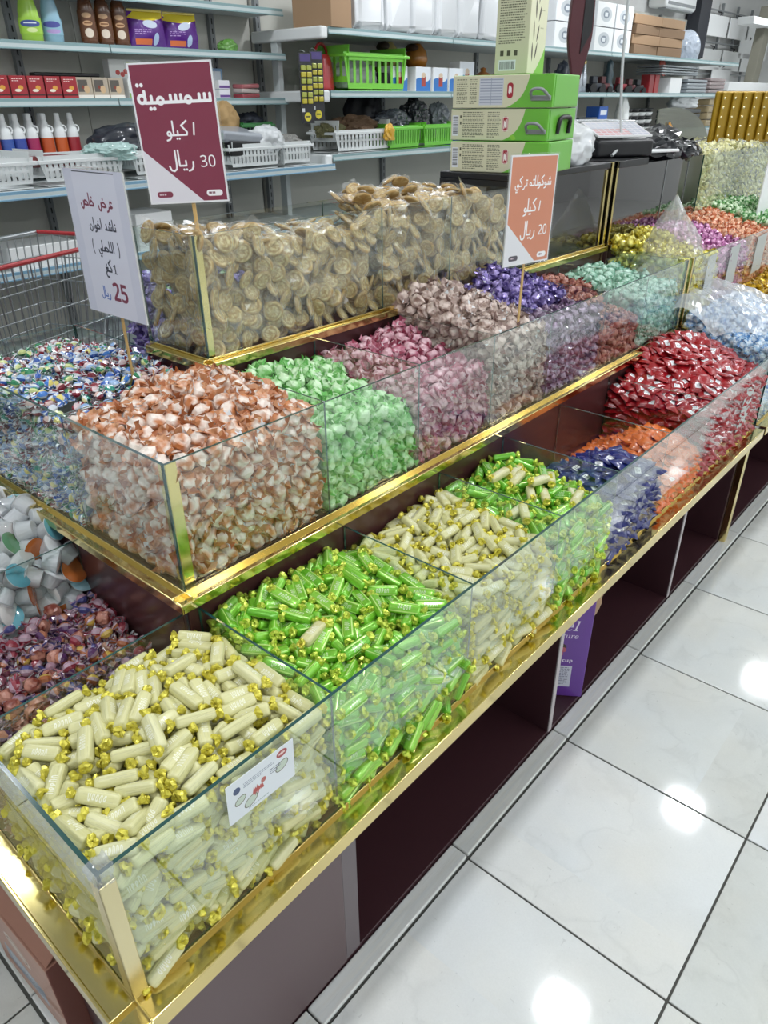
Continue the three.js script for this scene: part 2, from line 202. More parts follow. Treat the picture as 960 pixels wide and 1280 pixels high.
  // weighing cabinet at the end of tier three
  const cab = mesh('weighing_cabinet', join([box2(1.985, EX - 0.03, 1.4, 1.42, -1.0, T3.z - 0.001, 0.003), box2(1.985, 2.0, T3.b, 1.4, -1.0, T3.z - 0.012), box2(EX - 0.05, EX - 0.03, T3.b, 1.4, -1.0, T3.z - 0.012), box2(2.0, EX - 0.05, T2.b, 1.4, -1.0, -0.985)]), M.black, p);
  mesh('dark_glass', box2(2.002, EX - 0.052, T3.b + 0.004, 1.4, T3.z - 0.011, T3.z - 0.004), M.blackGlass, cab); mesh('gold_edge', box2(EX - 0.062, EX - 0.05, T3.b + 0.004, 1.395, T3.z - 0.004, T3.z + 0.001, 0.001), M.gold, cab);
}
const c2 = thing('display_counter', 'second stepped candy counter with taped glass and gold posts, beyond the first', 'counter');
{ const p = c2, A = BX, B = END2;
  solid('base_floor', p, A, B, 0.0, 0.022, BACK, -0.022, M.cavity); solid('base_back', p, A, B, 0.022, 0.49, -0.52, -0.5, M.cavity);
  for (const x of [A, 3.6, 4.5, B - 0.018]) solid('base_divider', p, x, x + 0.018, 0.022, 0.49, -0.5, -0.022, M.cavity);
  solid('lower_deck', p, A, B, 0.49, T1.b - 0.006, BACK, -0.001); trimX(p, A, B, 0, T1.b); pane(p, A, B, T1.b, T1.t, -G, 0, 'front_glass');
  for (const x of [A + 0.001, 3.3, 3.9, 4.5, B - G]) pane(p, x, x + G * 0.8, T1.b, T1.t - 0.001, T2.z + 0.002, -G - 0.001, 'divider');
  solid('riser', p, A, B, T1.b - 0.006, T2.b - 0.006, T2.z - 0.02, T2.z); solid('middle_deck', p, A, B, T2.b - 0.03, T2.b - 0.004, -1.287, T2.z - 0.02); trimX(p, A, B, T2.z, T2.b, 0.024, 0.022);
  pane(p, A + 0.02, B, T2.b, T2.t, T2.z - G, T2.z); pane(p, A + 0.012, A + 0.018, T2.b, T2.t, T3.z, T2.z);
  mesh('end_post', box2(A, A + 0.014, T2.b, T2.t, T2.z - 0.014, T2.z, 0.002), M.gold, p); mesh('end_post', box2(A, A + 0.014, T3.b - 0.02, 1.42, T3.z - 0.014, T3.z, 0.002), M.gold, p);
  for (const x of [3.03, 3.42, 3.82, 4.3]) pane(p, x, x + G * 0.8, T2.b, T2.t - 0.001, T3.z + 0.002, T2.z - G - 0.001, 'divider');
  solid('riser', p, A, B, T2.b - 0.004, T3.b - 0.006, T3.z - 0.02, T3.z); solid('upper_deck', p, A, B, T3.b - 0.03, T3.b - 0.004, -1.1, T3.z - 0.02); trimX(p, A, B, T3.z, T3.b, 0.016, 0.02);
  mesh('dark_pane', box2(A + 0.02, 3.62, T3.b, 1.4, T3.z - 0.01, T3.z - 0.003), M.blackGlass, p); solid('counter_top', p, A, 3.0, 1.395, 1.42, -1.1, T3.z, M.black); solid('black_tray', p, 3.0, 3.62, 1.36, 1.38, -1.1, T3.z - 0.012, M.black); solid('cabinet_back', p, A, B, T3.b, 1.36, -1.1, -1.085, M.black);
  pane(p, 3.63, 4.9, T3.b, 1.4, T3.z - G, T3.z); mesh('end_post', box2(4.9, 4.914, T3.b, 1.41, T3.z - 0.014, T3.z, 0.002), M.gold, p);
  for (const x of [3.2, 3.45]) mesh('pane_joint', box2(x, x + 0.004, T3.b, 1.4, T3.z - 0.003, T3.z), M.steel, p);
}
// the low tiled kerb along the foot of both counters
{ const k = tag(mesh('trim_1', box2(-0.06, END2, -0.002, 0.002, -0.02, 0.03), grout, scene), null, null, null, 'structure');
  for (let i = -1; i < 10; i++) mesh('tile', box2(Math.max(0.3047 + 0.5 * i, -0.05) + 0.002, 0.3047 + 0.5 * (i + 1) - 0.002, 0, 0.012, -0.02, 0.0285, 0.004), tileMats[i & 1], k);
  const l = tag(mesh('trim_2', box2(-0.058, -0.004, -0.002, 0.004, BACK, -0.02), grout, scene), null, null, null, 'structure');
  for (let i = 0; i < 4; i++) mesh('tile', box2(-0.052, -0.004, 0, 0.016, -0.47 - 0.5 * i + 0.002, Math.min(-0.47 - 0.5 * (i - 1), -0.022) - 0.002, 0.003), tileMats[i & 1], l);
}
// ---------------------------------------------------------------- candy shapes
const C3 = (hex) => new THREE.Color(hex);
// the wrapped bar: soft four-sided roll along x with puckered ends; u runs along it, v round it
function barGeo(L, w, h, seed) {
  const ts = [-1, -0.985, -0.93, -0.8, -0.35, 0.1, 0.5, 0.82, 0.93, 0.985, 1], sc = [0.3, 0.74, 0.9, 1, 1.02, 1, 1.02, 1, 0.9, 0.74, 0.3], N = 16, pos = [], uv = [], idx = [];
  ts.forEach((t, i) => { for (let j = 0; j <= N; j++) { const a = (j / N) * Math.PI * 2, c = Math.cos(a), s = Math.sin(a), q = Math.pow(Math.pow(Math.abs(c), 4.6) + Math.pow(Math.abs(s), 4.6), -1 / 4.6), n = 1 + 0.035 * noise(t * 4 + seed * 9, Math.cos(a) * 2, Math.sin(a) * 2); pos.push((t * L) / 2, s * q * (h / 2) * sc[i] * n, c * q * (w / 2) * sc[i] * n); uv.push((t + 1) / 2, j / N); } });
  for (let i = 0; i < ts.length - 1; i++) for (let j = 0; j < N; j++) { const a = i * (N + 1) + j, b = a + N + 1; idx.push(a, b, a + 1, b, b + 1, a + 1); }
  const g = new THREE.BufferGeometry(); g.setAttribute('position', new THREE.Float32BufferAttribute(pos, 3)); g.setAttribute('uv', new THREE.Float32BufferAttribute(uv, 2)); g.setIndex(idx); g.computeVertexNormals(); return g;
}
// the twisted, crumpled rosette at a wrapper's end, growing along +x from the origin
function twistGeo(len, rad, seed, N = 11) {
  const f = rngOf(seed * 977 + 5), prof = [[-0.08, 0.6], [0.12, 0.42], [0.3, 0.68], [0.55, 1], [0.8, 1.02], [1.0, 0.86], [0.92, 0.5], [0.8, 0.1]], pos = [], idx = [];
  prof.forEach(([t, r], i) => { for (let j = 0; j < N; j++) { const a = (j / N) * 6.2832 + i * 0.35, k = i > 1 && i < 6 ? rr(0.74, 1.22, f) : rr(0.85, 1.15, f); pos.push((t + (i > 2 ? rr(-0.14, 0.14, f) : 0)) * len, Math.cos(a) * r * rad * k, Math.sin(a) * r * rad * k * (seed % 2 ? 0.8 : 1)); } });
  for (let i = 0; i < prof.length - 1; i++) for (let j = 0; j < N; j++) { const a = i * N + j, b = i * N + ((j + 1) % N); idx.push(a, a + N, b, b, a + N, b + N); }
  const g = new THREE.BufferGeometry(); g.setAttribute('position', new THREE.Float32BufferAttribute(pos, 3)); g.setIndex(idx); const o = g.toNonIndexed(); o.computeVertexNormals(); o.setAttribute('uv', new THREE.Float32BufferAttribute(new Float32Array(o.attributes.position.count * 2), 2)); return o;
}
function tint(g, fn) { const p = g.attributes.position, c = new Float32Array(p.count * 3), v = new THREE.Vector3(); for (let i = 0; i < p.count; i++) { v.fromBufferAttribute(p, i); fn(v, i).toArray(c, i * 3); } g.setAttribute('color', new THREE.BufferAttribute(c, 3)); return g; }
// a chocolate folded into a square of foil paper: lumpy cushion body, with the paper's corners gathered above it
function cushionGeo(rad, pal, seed, boxy = 3) {
  let g = new THREE.IcosahedronGeometry(1, 2);
  displaced(g, (v) => { const q = Math.pow(Math.pow(Math.abs(v.x), boxy) + Math.pow(Math.abs(v.y), boxy) + Math.pow(Math.abs(v.z), boxy), -1 / boxy), n = 1 + 0.2 * noise(v.x * 1.9 + seed * 5, v.y * 1.9, v.z * 1.9 + seed) + 0.1 * noise(v.x * 4.7, v.y * 4.7 + seed, v.z * 4.7); v.multiplyScalar(q * n * rad * 0.86); v.y *= 0.9; });
  return tint(g, (v) => { const t = smooth(-0.16, 0.2, fbm(v.x * 70 + seed * 3, v.y * 70, v.z * 70, 3) + 0.18 * noise(v.x * 260, v.y * 260, v.z * 260 + seed)); return C3(pal[0]).lerp(C3(pal[1]), t); });
}
function frillGeo(rad, pal, seed, flaps = 7, reach = 1.15) {
  const f = rngOf(seed * 131 + 7), pos = [], col = [], silver = C3(pal[2] ?? 0xb9bcc0), a0 = f() * 6;
  const put = (p, c) => { pos.push(...p); col.push(c.r, c.g, c.b); };
  for (let k = 0; k < flaps; k++) {
    const a = a0 + (k / flaps) * 6.283 + rr(-0.25, 0.25, f), wd = rr(0.35, 0.6, f), out = rr(0.7, reach, f) * rad, up = rr(0.6, 1.15, f) * rad, in0 = 0.3 * rad, y0 = 0.62 * rad;
    const P = (aa, r, y) => [Math.cos(aa) * r, y, Math.sin(aa) * r], A = P(a - wd * 1.2, in0, y0), B = P(a + wd * 1.2, in0, y0), mid = P(a + rr(-0.2, 0.2, f), out * 0.75, y0 + up * 0.12), T1_ = P(a - wd, out * rr(0.8, 1.1, f), up * rr(0.7, 1.1, f)), T2_ = P(a + wd, out * rr(0.8, 1.1, f), up * rr(0.7, 1.1, f));
    const c1_ = C3(pal[0]).lerp(C3(pal[1]), rr(0.2, 1, f)), c2_ = f() < 0.22 ? silver : C3(pal[0]).lerp(C3(pal[1]), rr(0.5, 1, f));
    for (const t of [[A, mid, T1_], [A, B, mid], [B, T2_, mid], [mid, T2_, T1_]]) { const c = f() < 0.5 ? c1_ : c2_; for (const q of t) put(q, c); }
  }
  const g = new THREE.BufferGeometry(); g.setAttribute('position', new THREE.Float32BufferAttribute(pos, 3)); g.setAttribute('color', new THREE.Float32BufferAttribute(col, 3)); g.computeVertexNormals(); g.setAttribute('uv', new THREE.Float32BufferAttribute(new Float32Array((pos.length / 3) * 2), 2)); return g;
}
// a boiled sweet in a twisted wrapper with striped fans
function sweetGeo(L, rad, a, b, seed, white = 0xe6e9ec) {
  const f = rngOf(seed * 37), prof = [[-1.0, 0.95], [-0.78, 0.6], [-0.52, 0.2], [-0.44, 0.55], [-0.25, 0.92], [0, 1], [0.25, 0.92], [0.44, 0.55], [0.52, 0.2], [0.78, 0.6], [1.0, 0.95]], N = 10, pos = [], idx = [];
  prof.forEach(([t, r], i) => { const fan = Math.abs(t) > 0.55; for (let j = 0; j < N; j++) { const k = (j / N) * 6.2832 + (fan ? Math.sign(t) * 0.5 * Math.abs(t) : 0), q = fan ? rr(0.75, 1.25, f) : rr(0.94, 1.06, f); pos.push((t * L) / 2 + (fan ? rr(-0.08, 0.08, f) * L : 0), Math.sin(k) * rad * r * q * (fan ? 0.45 : 1), Math.cos(k) * rad * r * q * (fan ? 1.15 : 1)); } });
  for (let i = 0; i < prof.length - 1; i++) for (let j = 0; j < N; j++) { const p = i * N + j, q = i * N + ((j + 1) % N); idx.push(p, p + N, q, q, p + N, q + N); }
  const g = new THREE.BufferGeometry(); g.setAttribute('position', new THREE.Float32BufferAttribute(pos, 3)); g.setIndex(idx); const o = g.toNonIndexed(); o.computeVertexNormals(); o.setAttribute('uv', new THREE.Float32BufferAttribute(new Float32Array(o.attributes.position.count * 2), 2));
  const A = C3(a), B = C3(b), W = C3(white), c = new Float32Array(o.attributes.position.count * 3);
  for (let t = 0; t < o.attributes.position.count / 3; t++) { const x = (o.attributes.position.getX(t * 3) + o.attributes.position.getX(t * 3 + 1) + o.attributes.position.getX(t * 3 + 2)) / 3, s = Math.floor(t / 2) % N, fan = Math.abs(x) > 0.5 * L * 0.5; const col = fan ? (s & 1 ? W : A) : s % 5 < 2 ? A : s % 5 < 4 ? B : W; for (let k = 0; k < 3; k++) col.toArray(c, (t * 3 + k) * 3); }
  o.setAttribute('color', new THREE.BufferAttribute(c, 3)); return o;
}
// a flat pillow pack with crimped edges
function sachetGeo(w, d, h, seed) {
  const N = 6, make = (sgn) => { const g = new THREE.PlaneGeometry(w, d, N, N); displaced(g, (v) => { const a = (2 * v.x) / w, b = (2 * v.y) / d, e = (1 - Math.pow(Math.abs(a), 3.5)) * (1 - Math.pow(Math.abs(b), 3.5)); v.z = sgn * (h / 2) * e + 0.06 * h * noise(a * 3 + seed, b * 3, sgn) + (e < 0.01 ? 0.1 * h * Math.sin(a * 20 + b * 17) : 0); }, false); if (sgn < 0) { const i = g.index.array; for (let k = 0; k < i.length; k += 3) [i[k + 1], i[k + 2]] = [i[k + 2], i[k + 1]]; g.computeVertexNormals(); const uv = g.attributes.uv; for (let k = 0; k < uv.count; k++) uv.setXY(k, uv.getX(k) * 0.2, uv.getY(k) * 0.12); } return g.rotateX(-Math.PI / 2); };
  return mergeGeometries([make(1), make(-1)]);
}
function cookieGeo(rad, seed) {
  let g = lathe([[0.0001, 0.36], [0.16, 0.34], [0.3, 0.4], [0.46, 0.42], [0.56, 0.35], [0.64, 0.34], [0.72, 0.42], [0.84, 0.4], [0.94, 0.28], [1, 0.08], [0.97, -0.14], [0.85, -0.22], [0.0001, -0.22]].map(([r, y]) => [r * rad, y * rad * 0.52]), 22);
  displaced(g, (v) => { const n = noise(v.x * 300 + seed * 11, v.y * 300, v.z * 300); v.y += 0.0006 * n; const s = 1 + 0.05 * noise(v.x * 70 + seed, v.z * 70, 3); v.x *= s; v.z *= s; });
  return tint(g, (v) => { const r = Math.hypot(v.x, v.z) / rad, n = noise(v.x * 420, v.z * 420, seed + v.y * 200); let c = C3(0xb0905a).lerp(C3(0xdccb9c), smooth(-0.4, 0.6, n)); if (r > 0.52 && r < 0.68) c.lerp(C3(0x86642f), 0.4); if (r < 0.24) c.lerp(C3(0x94703a), 0.4); if (r > 0.9) c.lerp(C3(0x9c7840), 0.5); return c; });
}
function filmGeo(rad, h, seed) { const N = 4, make = (s) => { const g = new THREE.PlaneGeometry(rad * 2.1, rad * 2.5, N, N); return displaced(g, (v) => { const a = v.x / rad / 1.05, b = v.y / rad / 1.25, e = Math.max(0, 1 - Math.pow(Math.max(Math.abs(a), Math.abs(b)), 3)); v.z = s * h * e + (0.0035 * noise(a * 3.2 + seed * 3, b * 3.2, s) + 0.002 * noise(a * 7, b * 7 + seed, s)); }, true).rotateX(-Math.PI / 2); }; return make(1); }
function cupGeo(r, h) { const pts = [[0.0001, 0], [0.66 * r, 0], [0.72 * r, 0.05 * h], [0.93 * r, 0.9 * h], [1.1 * r, 0.9 * h], [1.12 * r, 0.96 * h], [0.94 * r, h]]; const g = lathe(pts, 36); return displaced(g, (v) => { const a = Math.atan2(v.z, v.x), q = Math.hypot(v.x, v.z); if (v.y > 0.03 * h && v.y < 0.88 * h && q > 0.5 * r) { const k = 1 + 0.035 * Math.cos(a * 18); v.x *= k; v.z *= k; } }); }

const plain = (g) => { const n = g.index ? g.toNonIndexed() : g.clone(); for (const k of Object.keys(n.attributes)) if (!['position', 'normal', 'uv', 'color'].includes(k)) n.deleteAttribute(k); return n; };
// ---------------------------------------------------------------- packing candies into bins: overlapping sticks and balls are pushed apart inside the bin
const seen = (p) => { const q = p.clone().project(camera); return Math.abs(q.x) < 1.03 && Math.abs(q.y) < 1.03 && q.z < 1; };
camera.aspect = 0.75; camera.updateProjectionMatrix(); camera.updateMatrixWorld(true);
function pack({ x0, x1, z0, z1, y0, H, balls, phi = 0.62, seed = 1, iters = 45, faces = ['z1'], deep = 0.07, level = 0.35 }) {
  const f = rngOf(seed * 7919 + 13), half = Math.max(0, ...balls.map(([s]) => Math.abs(s))), rmax = Math.max(...balls.map(([, r]) => r)), stick = half > 0;
  let vol = 0; const gx = 14, gz = 14; for (let i = 0; i < gx; i++) for (let j = 0; j < gz; j++) vol += Math.max(0, H(lerp(x0, x1, (i + 0.5) / gx), lerp(z0, z1, (j + 0.5) / gz)) - y0); vol *= ((x1 - x0) * (z1 - z0)) / (gx * gz);
  const rm = balls.reduce((s, [, r]) => s + r, 0) / balls.length, one = (4 / 3) * Math.PI * rm ** 3 + Math.PI * rm * rm * 2 * half, n = Math.floor((phi * vol) / one), E = stick ? 2 : 1;
  const P = new Float64Array(n * E * 3), B = balls.map(([s, r]) => [stick ? (s / half + 1) / 2 : 0, r]), nb = B.length, S = new Float64Array(n * nb * 3);
  let hm = 0; for (let i = 0; i < 400; i++) hm = Math.max(hm, H(lerp(x0, x1, (i % 20) / 19), lerp(z0, z1, Math.floor(i / 20) / 19)) - y0);
  for (let k = 0; k < n; k++) { let x, y, z; for (let q = 0; q < 60; q++) { x = lerp(x0, x1, f()); z = lerp(z0, z1, f()); y = y0 + hm * f(); if (y < H(x, z)) break; } const a = f() * 6.283, e = rr(-level, level, f), c = Math.cos(e); for (let q = 0; q < E; q++) { const s = stick ? (q ? half : -half) : 0; P[(k * E + q) * 3] = x + s * c * Math.cos(a); P[(k * E + q) * 3 + 1] = y + s * Math.sin(e); P[(k * E + q) * 3 + 2] = z + s * c * Math.sin(a); } }
  const cs = 2 * rmax, nx = Math.ceil((x1 - x0) / cs) + 2, nz = Math.ceil((z1 - z0) / cs) + 2, ny = Math.ceil((0.5) / cs) + 2, heads = new Int32Array(nx * ny * nz), next = new Int32Array(n * nb);
  const place = (k, i) => { const o = (k * nb + i) * 3, t = B[i][0]; for (let c = 0; c < 3; c++) S[o + c] = stick ? P[k * 6 + c] * (1 - t) + P[k * 6 + 3 + c] * t : P[k * 3 + c]; };
  const push = (k, i, dx, dy, dz) => { if (!stick) { P[k * 3] += dx; P[k * 3 + 1] += dy; P[k * 3 + 2] += dz; place(k, 0); return; } const t = B[i][0], m = 1 / ((1 - t) ** 2 + t * t), a = (1 - t) * m, b = t * m, o = k * 6; P[o] += dx * a; P[o + 1] += dy * a; P[o + 2] += dz * a; P[o + 3] += dx * b; P[o + 4] += dy * b; P[o + 5] += dz * b; place(k, i); };
  for (let it = 0; it < iters; it++) {
    for (let k = 0; k < n; k++) {
      if (stick) { const o = k * 6; let dx = P[o + 3] - P[o], dy = P[o + 4] - P[o + 1], dz = P[o + 5] - P[o + 2]; if (it < iters - 3) { const cy = dy * 0.03; P[o + 1] += cy / 2; P[o + 4] -= cy / 2; dy -= cy; } const l = Math.hypot(dx, dy, dz) || 1e-6, g = (l - 2 * half) / l / 2; P[o] += dx * g; P[o + 1] += dy * g; P[o + 2] += dz * g; P[o + 3] -= dx * g; P[o + 4] -= dy * g; P[o + 5] -= dz * g; }
      for (let i = 0; i < nb; i++) {
        place(k, i); const o = (k * nb + i) * 3, r = B[i][1];
        let ex = 0, ey = 0, ez = 0; const x = S[o], y = S[o + 1], z = S[o + 2]; if (x < x0 + r) ex = x0 + r - x; else if (x > x1 - r) ex = x1 - r - x; if (z < z0 + r) ez = z0 + r - z; else if (z > z1 - r) ez = z1 - r - z; const top = H(x, z) - r; if (y < y0 + r) ey = y0 + r - y; else if (y > top) ey = Math.max(y0 + r, top) - y; else ey = -0.0004;
        if (ex || ey || ez) push(k, i, ex, ey, ez);
      }
    }
    heads.fill(-1);
    for (let k = 0; k < n * nb; k++) { const c = (clamp(Math.floor((S[k * 3] - x0) / cs), 0, nx - 1) * ny + clamp(Math.floor((S[k * 3 + 1] - y0) / cs), 0, ny - 1)) * nz + clamp(Math.floor((S[k * 3 + 2] - z0) / cs), 0, nz - 1); next[k] = heads[c]; heads[c] = k; }
    for (let ci = 0; ci < nx; ci++) for (let cj = 0; cj < ny; cj++) for (let ck = 0; ck < nz; ck++) for (let a = heads[(ci * ny + cj) * nz + ck]; a >= 0; a = next[a]) {
      const ka = Math.floor(a / nb), ia = a % nb;
      for (let di = 0; di <= 1; di++) for (let dj = di ? -1 : 0; dj <= 1; dj++) for (let dk = di || dj ? -1 : 0; dk <= 1; dk++) {
        const ii = ci + di, jj = cj + dj, kk = ck + dk; if (ii >= nx || jj < 0 || jj >= ny || kk < 0 || kk >= nz) continue;
        for (let b = di || dj || dk ? heads[(ii * ny + jj) * nz + kk] : next[a]; b >= 0; b = next[b]) {
          const kb = Math.floor(b / nb); if (kb === ka) continue; const dx = S[b * 3] - S[a * 3], dy = S[b * 3 + 1] - S[a * 3 + 1], dz = S[b * 3 + 2] - S[a * 3 + 2], d2 = dx * dx + dy * dy + dz * dz, rs = B[ia][1] + B[b % nb][1];
          if (d2 < rs * rs && d2 > 1e-12) { const d = Math.sqrt(d2), g = (0.5 * (rs - d)) / d; push(ka, ia, -dx * g, -dy * g, -dz * g); push(kb, b % nb, dx * g, dy * g, dz * g); }
        }
      }
    }
  }
  const out = [];
  for (let k = 0; k < n; k++) {
    const a = new THREE.Vector3().fromArray(P, k * E * 3), b = stick ? new THREE.Vector3().fromArray(P, k * 6 + 3) : a, p = a.clone().add(b).multiplyScalar(0.5), dir = stick ? b.clone().sub(a).normalize() : new THREE.Vector3(1, 0, 0);
    const near = { x0: p.x - x0, x1: x1 - p.x, z0: p.z - z0, z1: z1 - p.z, top: H(p.x, p.z) - p.y }; let e = near.top, face = 'top'; for (const s of faces) if (near[s] < e) { e = near[s]; face = s; }
    let any = Math.min(near.top, near.x0, near.x1, near.z1);
    if (any < deep) out.push({ p, dir, e: e + (seen(p) ? 0 : 1), face });
  }
  for (const s of out) s.d = s.p.distanceTo(camera.position) + (s.e < 0.034 ? 0 : 10 + 100 * s.e); return out.sort((a, b) => a.d - b.d);
}
const qUp = (up, turn) => new THREE.Quaternion().setFromUnitVectors(new THREE.Vector3(0, 1, 0), up.normalize()).multiply(new THREE.Quaternion().setFromAxisAngle(new THREE.Vector3(0, 1, 0), turn));
// a stick's turn: its x axis lies along dir, its printed side looks more or less up
function qAlong(dir, roll) { const x = dir.clone(), y = new THREE.Vector3(0, 1, 0).addScaledVector(x, -x.y); if (y.lengthSq() < 0.02) y.set(0, 0, 1).addScaledVector(x, -x.z); y.normalize(); const z = new THREE.Vector3().crossVectors(x, y); return new THREE.Quaternion().setFromRotationMatrix(new THREE.Matrix4().makeBasis(x, y, z)).multiply(new THREE.Quaternion().setFromAxisAngle(new THREE.Vector3(1, 0, 0), roll)); }
// puts the packed candies of one bin into the scene: the first most as things of their own, the rest as one mass
function fill(name, label, category, group, spots, most, protos, massGeo, massMat, turnOf, tints) {
  const n = Math.min(most, spots.filter((s) => s.e < (most > 90 ? 0.036 : 0.05)).length), f = rngOf(name.length * 31 + spots.length);
  spots.slice(0, n).forEach((s, i) => { const o = protos[Math.floor(f() * protos.length)].clone(); o.name = numbered(name); o.position.copy(s.p); o.quaternion.copy(turnOf(s, f)); o.scale.setScalar(rr(0.95, 1.05, f)); scene.add(o); tag(o, label, category, group); });
  const rest = spots.slice(n); if (!rest.length || !massGeo) return n;
  if (tints === 'bake') { const m = new THREE.Matrix4(), all = rest.map((s) => plain(protos[Math.floor(f() * protos.length)].geometry).applyMatrix4(m.compose(s.p, turnOf(s, f), new THREE.Vector3(1, 1, 1)))), o = mesh(name + '_mass', mergeGeometries(all), massMat, scene); tag(o, 'mass of ' + name.replaceAll('_', ' ') + 's ' + group.replace(/^.*?(in the|left of) /, 'lying $1 '), category, null, 'stuff'); return n; }
  const im = new THREE.InstancedMesh(massGeo, massMat, rest.length), m = new THREE.Matrix4(); rest.forEach((s, i) => im.setMatrixAt(i, m.compose(s.p, turnOf(s, f), new THREE.Vector3(1, 1, 1)))); if (tints) rest.forEach((s, i) => im.setColorAt(i, C3(tints[Math.floor(f() * tints.length)]))); im.castShadow = im.receiveShadow = true; im.name = numbered(name + '_mass'); scene.add(im); tag(im, 'mass of ' + name.replaceAll('_', ' ') + 's filling the ' + group.replace(/^.*? in the | behind the | left of the | on the /, ''), category, null, 'stuff'); return n;
}
// ---------------------------------------------------------------- candy kinds
const barTex = (base, streak, mark, seed) => canvasTex(256, 128, (x, w, h) => {
  const f = rngOf(seed); x.fillStyle = base; x.fillRect(0, 0, w, h);
  for (let i = 0; i < 90; i++) { x.fillStyle = f() < 0.5 ? streak + '30' : '#00000010'; const y = f() * h; x.fillRect(f() * w * 0.6, y, rr(30, 200, f), rr(0.6, 2.2, f)); }
  for (const v of [0.25, 0.75]) { if (mark) { x.fillStyle = streak; x.fillRect(14, h * (1 - v) - 16, w - 28, 4); x.fillRect(14, h * (1 - v) + 14, w - 28, 3); } for (let q = 0; q < 5; q++) { x.strokeStyle = '#f2f4eecc'; x.lineWidth = 4; x.lineCap = 'round'; const a = w / 2 - 48 + q * 22, b = h * (1 - v) + 8, t = rr(8, 17, f); x.beginPath(); x.moveTo(a, b); x.lineTo(a + 2, b - t); x.quadraticCurveTo(a + 12, b - t - 2, a + 12, b - 7); x.lineTo(a + rr(2, 14, f), b); x.stroke(); } }
});
const creamMats = [['#d3d09a', 1], ['#cdca92', 2], ['#d8d6a6', 3]].map(([c, s]) => phys({ map: barTex(c, '#eceac8', false, s), roughness: 0.38, clearcoat: 0.25, clearcoatRoughness: 0.3 }));
const greenMats = [['#7cc434', 4], ['#66b428', 5], ['#90d046', 6]].map(([c, s]) => phys({ map: barTex(c, '#cdf08e', true, s), roughness: 0.25, metalness: 0.3, clearcoat: 0.6, clearcoatRoughness: 0.15 }));
const goldEnds = M.goldFoil, greenEnds = std(0xc6d655, 0.3, 0.5, { flatShading: true });
const barBody = [1, 2, 3].map((s) => barGeo(0.062, 0.0222, 0.0185, s)), twists = [1, 2, 3, 4].map((s) => twistGeo(0.0125, 0.0092, s));
function barProto(name, mats, endMat, k) { const o = new THREE.Group(); mesh('wrapper_body', barBody[k % 3], mats[k % mats.length], o); mesh('wrapper_end', twists[k % 4], endMat, o, [0.0305, 0, 0]); mesh('wrapper_end', twists[(k + 1) % 4], endMat, o, [-0.0305, 0, 0], [0, Math.PI, 0.6 * k]); return o; }
const creamProtos = [0, 1, 2, 3].map((k) => barProto('cream', creamMats, goldEnds, k)), greenProtos = [0, 1, 2, 3].map((k) => barProto('green', greenMats, greenEnds, k));
const barMass = mergeGeometries([plain(barBody[0]), plain(twists[0].clone().translate(0.0305, 0, 0)), plain(twists[1].clone().rotateY(Math.PI).translate(-0.0305, 0, 0))], true);
const BAR = [[-0.036, 0.0082], [-0.02, 0.0095], [0, 0.0098], [0.02, 0.0095], [0.036, 0.0082]];
const barTurn = (s, f) => qAlong(s.dir, rr(-0.9, 0.9, f));
const bump = (cx, cz, sx, sz) => (x, z) => Math.exp(-(((x - cx) / sx) ** 2) - ((z - cz) / sz) ** 2);
const rough = (a, s = 1) => (x, z) => a * fbm(x * 14 + s, z * 14, s, 2);
{
  const b = bump(0.22, -0.2, 0.16, 0.14), n = rough(0.02, 1);
  const spots = pack({ x0: G + 0.004, x1: 0.406, z0: -0.35, z1: -G - 0.004, y0: T1.b + 0.002, H: (x, z) => 0.788 + 0.06 * b(x, z) + n(x, z), balls: BAR, seed: 1, faces: ['z1', 'x0'], phi: 0.84, deep: 0.12 });
  fill('cream_candy_bar', 'cream wrapped candy bar with crumpled gold foil ends, heaped in the front corner bin', 'candy', 'cream bars in the front corner bin', spots, 225, creamProtos, barMass, [creamMats[0], goldEnds, goldEnds], barTurn);
}
{
  const n = rough(0.02, 2), spots = pack({ x0: 0.416, x1: 0.8015, z0: -0.352, z1: -G, y0: T1.b, H: (x, z) => 0.772 + 0.04 * smooth(-0.1, -0.32, z) + n(x, z), balls: BAR, seed: 2, phi: 0.82, deep: 0.1 });
  fill('green_candy_bar', 'shiny green wrapped candy bar with twisted gold-green ends, beside the front cream bars', 'candy', 'green bars in the second front bin', spots, 200, greenProtos, barMass, [greenMats[0], greenEnds, greenEnds], barTurn);
  const s = spots.filter((q) => q.face === 'top').reduce((m, q) => (q.p.distanceTo(new THREE.Vector3(0.5, 0.8, -0.18)) < m.p.distanceTo(new THREE.Vector3(0.5, 0.8, -0.18)) ? q : m)), o = creamProtos[1].clone(); o.name = numbered('cream_candy_bar'); o.position.copy(s.p).add(new THREE.Vector3(0, 0.02, 0)); o.quaternion.copy(qAlong(new THREE.Vector3(0.95, 0.03, -0.2).normalize(), 0)); scene.add(o); tag(o, 'single stray cream candy bar lying alone on top of the nearest green bars', 'candy');
}
{
  const n = rough(0.02, 3), spots = pack({ x0: 0.8085, x1: 1.1515, z0: -0.352, z1: -G, y0: T1.b, H: (x, z) => 0.765 + 0.025 * smooth(-0.05, -0.3, z) + n(x, z), balls: BAR, seed: 3, phi: 0.8, deep: 0.1 });
  fill('cream_candy_bar', 'cream wrapped candy bar in the bin between the two green-bar bins', 'candy', 'cream bars in the third front bin', spots, 75, creamProtos, barMass, [creamMats[1], goldEnds, goldEnds], barTurn);
}
